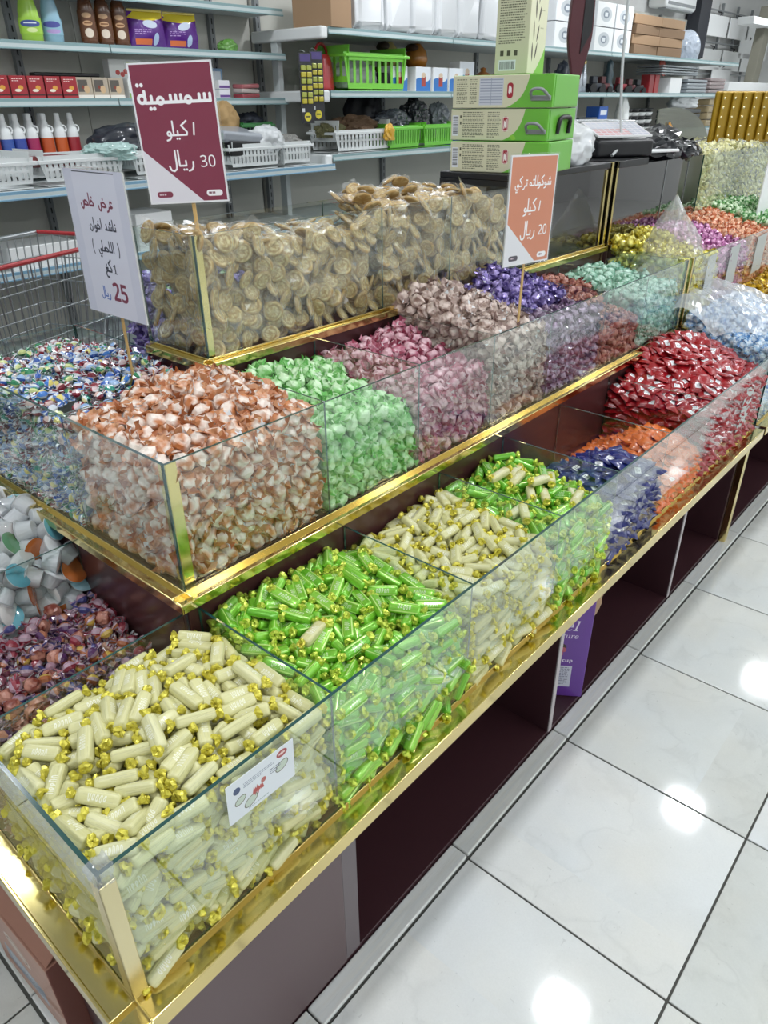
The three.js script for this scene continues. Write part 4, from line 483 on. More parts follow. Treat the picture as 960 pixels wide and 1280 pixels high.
const padTex = (o) => canvasTex(128, 112, (x, w, h) => { x.fillStyle = '#5b2a86'; x.fillRect(0, 0, w, h); x.fillStyle = '#e6d23c'; x.beginPath(); x.moveTo(0, 0); x.lineTo(w, 0); x.lineTo(w, 18); x.quadraticCurveTo(w / 2, 40, 0, 22); x.fill(); x.fillStyle = '#cfd8ea'; x.beginPath(); x.ellipse(70, 40, 26, 12, o, 0, 7); x.fill(); x.fillStyle = '#e57a48'; x.fillRect(14, 84, 58, 18); x.fillStyle = '#b8cdea'; x.beginPath(); x.ellipse(88, 84, 10, 20, 0.3, 0, 7); x.fill(); smallPrint(x, 16, 56, 60, 18, 3, '#c9a8e0'); });
[[2.54, 'purple pad pack with a yellow top, next to the brown bottles', 0.1], [2.76, 'purple pad pack with a yellow top, second beside the empty shelf', -0.3]].forEach(([x, l, o]) => { const t = thing('pad_pack', l, 'pack', [x, 1.895, zL], -0.15, 'purple pad packs'); mesh('printed_pack', sachetGeo(0.2, 0.17, 0.075, o * 9).rotateX(Math.PI / 2), paint(padTex(o), 0.25), t, [0, 0.084, 0]); mesh('top_seal', box2(-0.098, 0.098, 0.165, 0.176, -0.002, 0.002, 0.001), glossy(0xd9c63a), t); });
// left bay, middle shelf (y 1.655)
const redBoxTex = canvasTex(96, 128, (x, w, h) => { x.fillStyle = '#a3202c'; x.fillRect(0, 0, w, h); x.fillStyle = '#f0d9d0'; smallPrint(x, 14, 14, 66, 22, 2, '#f2e2dc'); x.fillStyle = '#e0a23c'; x.beginPath(); x.ellipse(58, 66, 16, 13, 0, 0, 7); x.fill(); x.fillStyle = '#f4ead8'; x.beginPath(); x.ellipse(40, 82, 20, 9, 0, 0, 7); x.fill(); x.fillStyle = '#3c1014'; x.fillRect(0, 104, w, 8); });
const picTex = canvasTex(96, 96, (x, w, h) => { x.fillStyle = '#b8ab98'; x.fillRect(0, 0, w, h); x.fillStyle = '#5c5650'; x.fillRect(8, 10, 60, 56); x.fillStyle = '#d4b48c'; x.beginPath(); x.arc(60, 54, 18, 0, 7); x.fill(); x.fillStyle = '#8c3a2c'; x.beginPath(); x.arc(38, 44, 8, 0, 7); x.fill(); x.fillStyle = '#e9e4da'; x.fillRect(0, 80, w, 16); });
['first at the left end', 'second of five', 'third of five', 'fourth of five', 'last, by the pictured packs'].forEach((l, i) => boxOf('red_box', 'small red box with a food picture on the middle shelf, ' + l, 'box', [1.655 + 0.088 * i, 1.655, -3.4], [0.078, 0.098, 0.05], paint(redBoxTex), glossy(0x98202c), -0.12, 'red boxes on the middle shelf'));
['next to the red boxes', 'in the middle of three', 'last before the maroon sign'].forEach((l, i) => boxOf('picture_pack', 'flat beige pack with a dark picture, ' + l, 'pack', [2.09 + 0.092 * i, 1.655, -3.4], [0.084, 0.096, 0.04], paint(picTex), std(0xc4b8a4, 0.5), -0.12, 'pictured packs on the middle shelf'));
boxOf('fruit_box', 'white box with a fruit picture, partly hidden by the maroon sign', 'box', [2.4, 1.75, -3.5], [0.2, 0.09, 0.06], paint(canvasTex(128, 64, (x, w, h) => { x.fillStyle = '#e6e9e6'; x.fillRect(0, 0, w, h); x.fillStyle = '#8fae3c'; x.fillRect(70, 6, 52, 16); x.fillStyle = '#c03c34'; for (const [a, b] of [[30, 44], [48, 50], [62, 40]]) { x.beginPath(); x.arc(a, b, 9, 0, 7); x.fill(); } })), M.white);
boxOf('green_white_box', 'small white and green box under the fruit box', 'box', [2.4, 1.655, -3.42], [0.1, 0.093, 0.06], paint(canvasTex(64, 64, (x, w, h) => { x.fillStyle = '#e9ece8'; x.fillRect(0, 0, w, h); x.fillStyle = '#6fa83c'; x.fillRect(0, 46, w, 18); x.fillStyle = '#444'; x.fillRect(20, 12, 24, 24); })), M.white);
single('black_strip_pack', displaced(new RoundedBoxGeometry(0.36, 0.018, 0.06, 4, 0.006), (v) => { v.y += 0.006 * noise(v.x * 40, v.z * 20, 2); }), M.black, 'long flat black pack lying behind the red boxes', 'pack', [2.06, 1.767, -3.5]);
['lower', 'upper'].forEach((l, i) => boxOf('purple_white_box', l + ' one of two small white and purple boxes right of the maroon sign', 'box', [3.0, 1.655 + 0.048 * i, -3.42], [0.08, 0.046, 0.06], paint(canvasTex(64, 40, (x, w, h) => { x.fillStyle = '#e4e2ea'; x.fillRect(0, 0, w, h); x.fillStyle = '#6a4a8c'; x.fillRect(0, 24, w, 12); })), M.white, 0, 'white and purple boxes'));
boxOf('blue_box', 'pale blue box standing behind the white and purple ones', 'box', [3.05, 1.655, -3.55], [0.1, 0.16, 0.05], paint(canvasTex(64, 96, (x, w, h) => { x.fillStyle = '#7fa6cc'; x.fillRect(0, 0, w, h); x.fillStyle = '#dfe8f0'; x.fillRect(6, 8, 50, 30); x.fillStyle = '#3c5c94'; x.fillRect(10, 56, 44, 10); })), glossy(0x7fa6cc));
[['bottom', 0, 0x9c3a44], ['middle', 0.026, 0xc4b8b4], ['top', 0.052, 0xb06468]].forEach(([l, dy, c]) => single('flat_packet', displaced(new RoundedBoxGeometry(0.15, 0.024, 0.09, 3, 0.008), (v) => { v.y += 0.004 * noise(v.x * 30, v.z * 30, c); }), glossy(c), l + ' packet of the small red and white stack near the watering can', 'packet', [3.19, 1.667 + dy, -3.42], [0, 0.1, 0], 'stacked red and white packets'));
bag('green_leaf_bag', 'little crumpled green bag on the upper shelf left of the brown carton', [3.08, 1.897, -3.42], [0.13, 0.06, 0.07], glossy(0x5f9440, 0.4), 71, 0.2);
// left bay, jugs (y 1.40)
const jugProf = [[0.0001, 0], [0.029, 0.002], [0.031, 0.01], [0.031, 0.095], [0.027, 0.12], [0.014, 0.155], [0.012, 0.165]];
[[1.57, 0x8c3230, 'dark red'], [1.636, 0x3c5aa8, 'blue'], [1.7, 0x3a4fa4, 'deep blue'], [1.768, 0xa8285c, 'magenta'], [1.845, 0xc4572c, 'orange'], [1.918, 0xcc5f2c, 'bright orange'], [1.988, 0xa8323c, 'red']].forEach(([x, c, n], i) => { const t = bottle('cleaner_jug', `white cleaner jug with a ${n} label, ${['first', 'second', 'third', 'fourth', 'fifth', 'sixth', 'last'][i]} in the front row`, [x, 1.4, -3.41], jugProf, 1, 0.85, M.whitePlastic, M.white, [0.014, 0.082, 0.0316, glossy(c, 0.35)], 'white cleaner jugs', -0.4); mesh('handle', new THREE.TorusGeometry(0.016, 0.0045, 6, 12, Math.PI), M.whitePlastic, t, [0.02, 0.12, 0.012], [0, 0.4, -1.1]); });
[[1.66, 0x8a8f94, 'grey'], [1.735, 0x9a4a50, 'dull red'], [1.81, 0x8c3a6a, 'plum'], [1.88, 0xb8603c, 'rust']].forEach(([x, c, n]) => bottle('cleaner_jug', `white cleaner jug with a ${n} label, standing in the back row`, [x, 1.4, -3.52], jugProf, 1, 0.85, M.whitePlastic, M.white, [0.014, 0.082, 0.0316, glossy(c, 0.35)], 'white cleaner jugs in the back row', -0.4));
// left bay, the deep blue-edged shelf: white baskets and what lies in them
const basketPlastic = phys({ color: 0xeaeeee, roughness: 0.35, transmission: 0.15, thickness: 0 });
basket('white_basket', 'white slotted basket at the left end of the blue-edged shelf', [1.34, 1.29, -3.13], [0.42, 0.11, 0.3], basketPlastic, 0, null, 14, 0.14); basket('white_basket', 'white slotted basket between the left end and the maroon sign', [1.79, 1.29, -3.13], [0.44, 0.11, 0.3], basketPlastic, 0, null, 14, 0.14);
basket('white_basket', 'white slotted basket partly behind the maroon sign', [2.27, 1.29, -3.13], [0.44, 0.11, 0.3], basketPlastic, 0, null, 14, 0.14); basket('white_basket', 'white slotted basket right of the maroon sign', [2.86, 1.29, -3.13], [0.38, 0.115, 0.3], basketPlastic, 0, null, 12, 0.14); basket('white_basket', 'narrow white slotted basket at the right end of the blue-edged shelf', [3.19, 1.29, -3.13], [0.24, 0.115, 0.3], basketPlastic, 0, null, 8, 0.14);
bag('red_pouch', 'flat dark red pouch on the left white basket', [1.68, 1.372, -3.1], [0.34, 0.05, 0.16], glossy(0x7a1f22, 0.35), 72, 0.12, 0.2); bag('black_bag', 'large black plastic bag slumped behind the teal film, on the white baskets', [2.2, 1.37, -3.2], [0.44, 0.17, 0.26], navyBag, 73, 0.18, -0.2); bag('clear_film_wad', 'wad of pale teal plastic film on the second white basket', [1.98, 1.385, -3.06], [0.26, 0.08, 0.2], phys({ color: 0xbfdcd8, roughness: 0.25, transmission: 0.3, thickness: 0, flatShading: true }), 74, 0.3);
bag('brown_bag', 'beige paper roll beside the black bag', [2.24, 1.48, -3.2], [0.2, 0.05, 0.1], std(0xb09a70, 0.6), 75, 0.15); bag('grey_bag', 'grey-blue plastic bag left of the maroon sign', [2.42, 1.44, -3.3], [0.22, 0.12, 0.2], phys({ color: 0x59657a, roughness: 0.3, flatShading: true }), 76, 0.2);
single('grey_folder', displaced(new RoundedBoxGeometry(0.34, 0.06, 0.24, 5, 0.02), (v) => { v.y += 0.012 * noise(v.x * 12, v.z * 12, 4); }), glossy(0x9aa0a8, 0.35), 'flat grey plastic pack lying on a black box right of the maroon sign', 'pack', [2.8, 1.47, -3.12], [0.15, 0.1, -0.12]); single('black_box', bx(0.3, 0.08, 0.2, 0.01), M.black, 'black flat box under the grey pack in a white basket', 'box', [2.82, 1.4, -3.1], [0, 0.1, -0.05]);
bag('tan_bag', 'tan paper bag behind the grey pack', [2.92, 1.44, -3.33], [0.24, 0.2, 0.16], std(0xa88a5c, 0.7), 77, 0.18, 0.4); bag('white_film_bag', 'white and green printed film bag in the basket right of the maroon sign', [3.02, 1.375, -3.08], [0.24, 0.14, 0.2], whiteBag, 78, 0.22); bag('grey_cloth', 'grey folded cloth in the narrow white basket', [3.2, 1.38, -3.1], [0.2, 0.08, 0.2], std(0x8b8a86, 0.8, 0, { flatShading: true }), 79, 0.2);
basket('dark_green_basket', 'dark green slotted basket on the left bay, below the watering can', [3.17, 1.4, -3.42], [0.26, 0.11, 0.22], glossy(0x2f7a3c, 0.4)); bag('dark_cloth', 'dark blue cloth in the dark green basket', [3.2, 1.48, -3.44], [0.2, 0.1, 0.16], std(0x2a2f3a, 0.7), 80, 0.2);
boxOf('white_carton', 'white carton low on the shelf behind the shopping cart', 'carton', [1.5, 0.95, -3.1], [0.34, 0.1, 0.25], M.white, M.white); boxOf('white_carton', 'white carton low on the shelf, seen left of the cookie bin', 'carton', [2.12, 0.95, -3.1], [0.22, 0.18, 0.25], M.white, M.white);
// between the bays
single('brown_carton', bx(0.2, 0.26, 0.3, 0.004), M.kraft, 'plain brown cardboard carton on top of the deeper shelving, left end', 'carton', [3.6, 2.02 + 0.13, -3.14], [0, 0.1, 0]);
{ const t = thing('watering_can', 'red plastic watering can with a long spout, beside the green basket', 'watering can', [3.62, 1.69, -3.2], 0.2); const red = glossy(0xb01c24); mesh('can_body', lathe([[0.0001, 0], [0.085, 0.003], [0.09, 0.02], [0.075, 0.17], [0.06, 0.2], [0.055, 0.2]], 22), red, t); mesh('spout', tube([[-0.07, 0.06, 0], [-0.12, 0.12, 0], [-0.15, 0.2, 0.0]], 0.013), red, t); mesh('handle', new THREE.TorusGeometry(0.07, 0.009, 8, 16, Math.PI), red, t, [0.02, 0.19, 0]); }
{ const cardTex = canvasTex(64, 256, (x, w, h) => { x.fillStyle = '#23242a'; x.fillRect(0, 0, w, h); x.fillStyle = '#4a3a7c'; x.fillRect(6, 4, 52, 26); x.fillStyle = '#e0d23c'; x.beginPath(); x.arc(32, 232, 17, 0, 7); x.fill(); x.fillStyle = '#23242a'; x.fillRect(22, 229, 20, 5); x.fillStyle = '#dfe2e4'; x.fillRect(4, 200, 14, 14); });
  [['left', 3.33, 0], ['right', 3.42, 0.012]].forEach(([l, x, dy]) => { const t = thing('blister_strip', l + ' one of two hanging strips of yellow blister packs on dark card', 'hanging strip', [x - 0.06, 1.85 + dy, -2.965], -0.3, 'hanging blister strips'); mesh('backing_card', bx(0.085, 0.36, 0.003), [M.black, M.black, M.black, M.black, paint(cardTex), M.black], t, [0, -0.15, 0]); for (let i = 0; i < 6; i++) for (const c of [-1, 1]) mesh('blister', bx(0.03, 0.026, 0.012, 0.004), glossy(i & 1 ? 0xc4b63a : 0xaab04a, 0.25), t, [c * 0.019, -0.045 - i * 0.034, 0.007]); mesh('hook', tube([[0, 0.03, 0], [0, 0.04, -0.02], [0, 0.045, -0.06]], 0.003, 8), M.steel, t); }); }
// deeper bay, top shelf: white tissue bundles (y 2.02)
const wrapWhite = phys({ color: 0xd9dcdf, roughness: 0.25, clearcoat: 0.8, clearcoatRoughness: 0.1, flatShading: true }), bundleG = [1, 2, 3].map((s) => displaced(new RoundedBoxGeometry(0.26, 0.34, 0.42, 14, 0.05), (v) => { const n = fbm(v.x * 18 + s * 5, v.y * 16, v.z * 14, 4) + 0.5 - 1.2 * Math.abs(noise(v.x * 30 + s, v.y * 22, v.z * 22)); v.x *= 1 + 0.1 * n; v.y *= 1 + 0.09 * n; v.z *= 1 + 0.1 * n; if (Math.abs(v.y) < 0.02) v.multiplyScalar(0.97); }));
['at the left end, above the watering can', 'second from the left', 'third from the left', 'fourth, above the green basket', 'fifth, above the brown jars', 'sixth, above the pale boxes', 'last, left of the upright carton'].forEach((l, i) => { const t = thing('tissue_bundle', 'shiny film-wrapped white tissue bundle, ' + l, 'tissue bundle', [3.9 + 0.262 * i, 2.19, -3.21], rr(-0.05, 0.05), 'white tissue bundles on the top shelf'); mesh('film_wrap', bundleG[i % 3], wrapWhite, t); mesh('seam', tube([[-0.12, 0.168, 0.2], [-0.04, 0.172, 0.205], [0.05, 0.168, 0.205], [0.12, 0.17, 0.2]], 0.006, 10, 5), wrapWhite, t); });
const napTex = canvasTex(96, 96, (x, w, h) => { x.fillStyle = '#eceeee'; x.fillRect(0, 0, w, h); x.fillStyle = '#c2c8cc'; x.beginPath(); x.arc(48, 48, 30, 0, 7); x.fill(); x.fillStyle = '#7d8894'; x.beginPath(); x.arc(48, 48, 16, 0, 7); x.fill(); x.fillStyle = '#dfe3e6'; x.fillRect(40, 40, 16, 16); });
for (const [x, y, l] of [[6.4, 2.02, 'lower, just right of the upright carton'], [6.4, 2.21, 'upper, just right of the upright carton'], [7.12, 2.02, 'lower left of four beside the maroon paddle'], [7.5, 2.02, 'lower right of four beside the maroon paddle'], [7.12, 2.21, 'upper left of four beside the maroon paddle'], [7.5, 2.21, 'upper right of four beside the maroon paddle']]) { boxOf('napkin_pack', 'white round-print napkin pack, ' + l, 'pack', [x, y, -3.2], [0.36, 0.185, 0.34], paint(napTex, 0.3), wrapWhite, 0, 'white napkin packs'); }
for (let j = 0; j < 4; j++) for (let i = 0; i < 2; i++) { const t = thing('brown_parcel', `brown cardboard parcel, ${i ? 'right' : 'left'} column, ${['bottom', 'second', 'third', 'top'][j]} of the stack by the paddle`, 'parcel', [8.03 + 0.62 * i, 2.022 + 0.083 * j, -3.2], rr(-0.05, 0.05), 'stacked brown parcels'); mesh('carton_body', displaced(new RoundedBoxGeometry(0.6, 0.08, 0.36, 3, 0.006), (v) => { v.y += 0.003 * noise(v.x * 9, v.z * 9, i + j); }), j & 1 ? M.kraft : M.kraftDark, t, [0, 0.041, 0]); mesh('tape', bx(0.605, 0.002, 0.05), std(0xb89a72, 0.3), t, [0, 0.0815, 0]); }
bag('clear_cup_stack', 'stack of clear plastic cups and lids beside the brown parcels', [9.5, 2.022, -3.2], [0.5, 0.3, 0.3], phys({ color: 0xc9d3e0, roughness: 0.2, transmission: 0.4, thickness: 0, flatShading: true }), 82, 0.1, 0, null, 'cups');
// deeper bay, second shelf (y 1.69)
basket('green_basket', 'large bright green slotted basket on the shelf below the tissue bundles', [3.98, 1.69, -3.18], [0.62, 0.2, 0.32], glossy(0x76c83a, 0.35), 0, null, 9); bag('white_bundle', 'white bundle inside the large green basket', [3.95, 1.71, -3.2], [0.4, 0.16, 0.2], whiteBag, 83, 0.15); single('black_tin', lathe([[0.0001, 0], [0.05, 0], [0.05, 0.1], [0.0001, 0.1]]), M.black, 'black tin inside the large green basket', 'tin', [4.12, 1.7, -3.1]);
const potProf = [[0.0001, 0], [0.07, 0.005], [0.085, 0.05], [0.075, 0.1], [0.05, 0.13], [0.03, 0.15]];
[[4.4, 0xb5a468, 0x3a2a1c, 'olive-gold honey jar with a dark lid, nearest the green basket'], [4.72, 0xb87a30, 0x4a2f1a, 'amber honey jar with a dark lid, above the blue boxes']].forEach(([x, c, d, l]) => { const t = thing('honey_jar', l, 'jar', [x, 1.845, -3.3]); mesh('jar_body', lathe(potProf, 18), glossy(c, 0.15), t); mesh('lid', crumple(0.05, 0.03, 0.05, 0.12, x, 2), std(d, 0.5), t, [-0.05, 0.12, 0]); mesh('pedestal', box2(-0.09, 0.09, -0.153, 0, -0.08, 0.08, 0.004), glossy(0x6a4a2a, 0.4), t); });
const seaTex = canvasTex(64, 80, (x, w, h) => { x.fillStyle = '#e6ecf2'; x.fillRect(0, 0, w, h); x.fillStyle = '#2f76c0'; x.beginPath(); x.moveTo(0, 40); x.quadraticCurveTo(20, 28, 34, 44); x.quadraticCurveTo(50, 54, w, 34); x.lineTo(w, h); x.lineTo(0, h); x.fill(); x.fillStyle = '#a83c34'; x.fillRect(24, 30, 18, 34); x.fillStyle = '#d8c2a8'; x.beginPath(); x.arc(33, 26, 9, 0, 7); x.fill(); });
[[4.23, 'first, right beside the green basket'], [4.49, 'second, below the amber jar'], [4.69, 'third of the row'], [4.88, 'fourth of the row']].forEach(([x, l]) => boxOf('sea_blue_box', 'white and sea-blue box with a red figure, ' + l, 'box', [x, 1.69, -3.1], [0.17, 0.15, 0.1], paint(seaTex), M.white, 0, 'sea-blue boxes')); boxOf('sea_blue_box', 'taller white and sea-blue box, last in the row left of the green cartons', 'box', [5.1, 1.69, -3.16], [0.19, 0.2, 0.1], paint(seaTex), M.white);
[[5.45, 'orange wooden honey pot with a knob lid, next to the tall blue box'], [5.66, 'second orange honey pot, half hidden by the upright carton']].forEach(([x, l]) => { const t = thing('honey_pot', l, 'pot', [x, 1.69, -3.2]); mesh('pot_body', lathe([[0.0001, 0], [0.06, 0], [0.075, 0.05], [0.07, 0.1], [0.05, 0.11]], 18), glossy(0xb5742c, 0.4), t); mesh('pot_lid', lathe([[0.07, 0.105], [0.06, 0.125], [0.02, 0.145], [0.025, 0.165], [0.0001, 0.175]], 18), glossy(0x9a5f24, 0.4), t); });
function toyTruck(l, x, c, s = 1) { const t = thing('toy_tractor', l, 'toy', [x, 1.69, -3.12], -0.4); const m = glossy(c); mesh('toy_body', join([box2(-0.06 * s, 0.06 * s, 0.03, 0.08 * s, -0.035, 0.035, 0.008), box2(-0.05 * s, 0.01, 0.08 * s, 0.14 * s, -0.03, 0.03, 0.008)]), m, t); for (const [a, b, r] of [[-0.05, 0.045, 0.04], [-0.05, -0.045, 0.04], [0.05, 0.045, 0.028], [0.05, -0.045, 0.028]]) mesh('wheel', new THREE.CylinderGeometry(r * s, r * s, 0.022, 16).rotateX(Math.PI / 2), M.black, t, [a * s, r * s, b]); return t; }
toyTruck('small dark toy tractor on the shelf, first right of the green cartons', 7.22, 0x2f3540); toyTruck('small toy tractor with a red body, left of the teal figurine', 7.4, 0x5a1f24); toyTruck('red toy tractor right of the teal figurine', 7.78, 0x8c2430); toyTruck('dark red toy tractor beside the red boxes', 8.0, 0x5c262c, 0.9); toyTruck('black toy tractor at the end of the toy row', 8.2, 0x23262c, 0.9);
bag('dark_ornament', 'dark blue round ornament right of the upright carton', [6.62, 1.69, -3.15], [0.16, 0.24, 0.14], glossy(0x2b3140, 0.3), 84, 0.15, 0, null, 'ornament');
{ const t = thing('teal_figurine', 'dark teal standing figurine among the toy tractors', 'figurine', [7.56, 1.69, -3.15]); mesh('figure', lathe([[0.0001, 0], [0.06, 0], [0.055, 0.06], [0.035, 0.1], [0.05, 0.16], [0.03, 0.2], [0.036, 0.23], [0.028, 0.27], [0.0001, 0.285]], 14), glossy(0x2c4650, 0.4), t); mesh('plinth', lathe([[0.0001, -0.0], [0.075, 0], [0.075, 0.02], [0.0001, 0.02]], 14), M.black, t); }
[[7.02, 'left'], [7.1, 'right']].forEach(([x, l]) => bottle('silver_bottle', l + ' one of two tall silver bottles with gold caps', [x, 1.69, -3.18], [[0.0001, 0], [0.035, 0.003], [0.036, 0.12], [0.02, 0.18], [0.014, 0.24]], 1, 1, std(0xb6bcc4, 0.25, 0.8), M.gold, null, 'silver bottles'));
[[8.42, 0x8c2228, 'dark red'], [8.56, 0xa02a2c, 'bright red']].forEach(([x, c, n]) => single('red_carton', bx(0.11, 0.17, 0.1, 0.006), glossy(c), `upright ${n} carton on the toy shelf`, 'box', [x, 1.776, -3.12])); single('round_red_badge', lathe([[0.0001, 0.012], [0.08, 0.01], [0.085, 0], [0.0001, 0]], 20), glossy(0xc0503c), 'round orange-red disc propped above the red cartons', 'disc', [8.66, 1.93, -3.08], [1.3, 0, 0]);
boxOf('white_pack', 'white pack beside the red cartons', 'pack', [8.95, 1.69, -3.12], [0.32, 0.15, 0.2], M.white, M.white);
function tray(l, x, y, w, h, c) { const t = thing('clear_tray_stack', l, 'trays', [x, y, -3.15]); for (let i = 0; i < 4; i++) mesh('clear_tray', displaced(new RoundedBoxGeometry(w, h / 4 - 0.006, 0.3, 3, 0.015), (v) => { v.y += 0.004 * noise(v.x * 9, v.z * 9, i); }), phys({ color: c, roughness: 0.2, transmission: 0.45, thickness: 0 }), t, [0, (i + 0.5) * (h / 4), 0]); return t; }
tray('stack of clear plastic trays beneath the hanging cards', 9.55, 1.692, 0.6, 0.14, 0xc4ccd2); tray('stack of grey clear lids on the shelf over the round red disc', 9.0, 1.86, 1.0, 0.09, 0xaeb6ba); tray('stack of clear trays with red rims, far end of the toy shelf', 10.2, 1.692, 0.5, 0.16, 0xcbbcbc);
// deeper bay, third shelf (y 1.335)
basket('white_basket', 'white slotted basket with brown goods, left end of the deeper shelving', [3.84, 1.337, -3.15], [0.56, 0.12, 0.26], basketPlastic, 0, null, 14, 0.16); bag('brown_goods', 'brown fur-like bundle in the white basket below the green one', [3.86, 1.43, -3.15], [0.4, 0.12, 0.2], std(0x5c4632, 0.85, 0, { flatShading: true }), 85, 0.25); bag('olive_goods', 'olive crumpled bundle left of the brown one', [3.64, 1.43, -3.15], [0.2, 0.09, 0.18], std(0x6c6a48, 0.8, 0, { flatShading: true }), 86, 0.2); bag('yellow_tags', 'yellow dangling tag bundle at the right end of the white basket', [4.06, 1.4, -3.0], [0.1, 0.1, 0.04], glossy(0xd8a62c), 87, 0.3);
basket('green_basket', 'small bright green basket, left of two on the lower shelf', [4.24, 1.337, -3.13], [0.36, 0.135, 0.26], glossy(0x6fc63c, 0.35), 0, null, 12, 0.13); basket('green_basket', 'small bright green basket, right of two on the lower shelf', [4.64, 1.337, -3.13], [0.38, 0.135, 0.26], glossy(0x6fc63c, 0.35), 0, null, 12, 0.13);
single('blue_bin', lathe([[0.0001, 0], [0.1, 0], [0.13, 0.15], [0.136, 0.152]], 24), glossy(0x2f56b0), 'blue plastic bin right of the two small green baskets', 'bin', [5.0, 1.337, -3.15]);
bag('black_bag', 'big round black plastic bag behind the white basket', [4.16, 1.44, -3.32], [0.34, 0.26, 0.24], std(0x1b1d24, 0.55), 88, 0.15); bag('black_bag', 'grey-black shiny plastic bag in the left small green basket', [4.25, 1.45, -3.14], [0.34, 0.13, 0.2], phys({ color: 0x4a5058, roughness: 0.2, clearcoat: 0.8, flatShading: true }), 89, 0.22); bag('black_bag', 'dark shiny plastic bag heaped in the right small green basket', [4.55, 1.45, -3.18], [0.24, 0.2, 0.2], phys({ color: 0x30343a, roughness: 0.2, clearcoat: 0.8, flatShading: true }), 90, 0.25); bag('clear_goods', 'clear film bag at the right rim of the right green basket', [4.78, 1.45, -3.14], [0.2, 0.17, 0.18], phys({ color: 0x8e969c, roughness: 0.2, transmission: 0.4, thickness: 0, flatShading: true }), 91, 0.25);
boxOf('blue_box', 'bright blue box on the lower shelf right of the green cartons', 'box', [7.3, 1.337, -3.1], [0.18, 0.24, 0.14], paint(canvasTex(64, 80, (x, w, h) => { x.fillStyle = '#2c5fb4'; x.fillRect(0, 0, w, h); x.fillStyle = '#dfe6ee'; x.fillRect(8, 10, 48, 14); x.fillStyle = '#14305c'; x.fillRect(10, 40, 40, 24); })), glossy(0x2c5fb4)); single('dark_box', bx(0.36, 0.15, 0.2, 0.006), glossy(0x2a3036), 'dark box beside the bright blue one', 'box', [6.98, 1.412, -3.12]); single('yellow_pack', bx(0.26, 0.05, 0.16, 0.01), glossy(0xcfc06a), 'flat yellow pack in front of the bright blue box', 'pack', [7.5, 1.362, -3.05]);
bag('white_pump_bottle', 'white bottle-like bundle right of the yellow pack', [7.86, 1.337, -3.1], [0.14, 0.34, 0.14], M.whitePlastic, 92, 0.12, 0, null, 'bottle');
for (let i = 0; i < 4; i++) { const t = thing('cup_stack', `stack of black and white paper cups, ${['first', 'second', 'third', 'fourth'][i]} from the left`, 'cups', [8.0 + 0.17 * i, 1.337, -3.12], 0, 'stacks of black and white cups'); for (let k = 0; k < 6; k++) mesh('cup', lathe([[0.05, 0], [0.065, 0.028], [0.068, 0.03], [0.066, 0.033], [0.05, 0.03]], 14), k & 1 ? M.black : M.white, t, [0, k * 0.036, 0]); }
tray('stack of black trays on the lower shelf at the far right', 9.5, 1.337, 0.6, 0.2, 0x5a5e60); tray('tall stack of beige trays at the far right of the lower shelf', 10.3, 1.337, 0.5, 0.3, 0xc9b894); bag('white_goods', 'white film-wrapped goods above the black trays', [9.55, 1.54, -3.15], [0.6, 0.16, 0.3], whiteBag, 93, 0.2);
// far wall
{ const t = thing('air_conditioner', 'white wall air conditioner high on the far wall', 'air conditioner', [9.9, 2.55, -3.6]); mesh('unit_body', box2(-0.45, 0.45, 0, 0.28, -0.1, 0.12, 0.03), M.whitePlastic, t); mesh('vent_slat', box2(-0.4, 0.4, 0.03, 0.06, 0.11, 0.125, 0.003), M.grey, t); mesh('vent_slat', box2(-0.4, 0.4, -0.012, 0.004, 0.0, 0.1, 0.003), M.grey, t); }
single('dark_column', box2(-0.17, 0.17, 0, 0.9, -0.1, 0.06, 0.004), std(0x2e3038, 0.5), 'dark vertical duct above the cups on the far wall', 'duct', [10.78, 2.1, -3.58]);
{ const t = thing('slat_rack', 'grey wire display rack on the far wall, hung with white cards', 'rack', [12.4, 1.75, -3.68]); for (let i = 0; i < 5; i++) mesh('rack_post', box2(-1.25 + 0.6 * i, -1.22 + 0.6 * i, 0, 1.0, 0, 0.03), M.grey, t); for (let j = 0; j < 8; j++) mesh('rack_rail', box2(-1.3, 1.3, 0.06 + 0.12 * j, 0.075 + 0.12 * j, 0.03, 0.045), M.grey, t);
  const card = bx(0.72, 0.24, 0.02, 0.01); let k = 0; for (const [y, xs] of [[2.36, [11.5, 12.3, 13.1]], [1.98, [11.45, 12.25, 13.05]], [2.14, [12.85, 13.4]], [1.78, [11.95]]]) for (const x of xs) { const c = thing('white_hang_card', `white hanging card on the wire rack, ${['top row left', 'top row middle', 'top row right', 'second row left', 'second row middle', 'second row right', 'between rows, left of two', 'between rows, right of two', 'lowest on the rack'][k++]}`, 'card', [x, y, -3.6], 0, 'white cards on the wire rack'); mesh('card', card, M.white, c, [0, 0.12, 0]); mesh('hook', tube([[0, 0.23, 0], [0.03, 0.26, 0.02], [0, 0.28, -0.03]], 0.008, 8), M.black, c); } }
single('concrete_post', box2(-0.12, 0.12, 0, 1.2, -0.06, 0.06, 0.004), std(0x7f7d70, 0.7), 'grey-brown slanting post in front of the wire rack at the far right', 'post', [12.0, 1.5, -3.2], [0, 0, -0.12]); single('white_ledge', box2(-0.9, 0.9, 0, 0.08, -0.1, 0.1, 0.006), M.white, 'upper white ledge crossing the far right edge', 'ledge', [12.1, 2.46, -3.15]); single('white_ledge', box2(-1.3, 1.3, 0, 0.1, -0.1, 0.1, 0.006), M.white, 'lower white ledge crossing the far right edge', 'ledge', [11.9, 1.72, -3.1]);
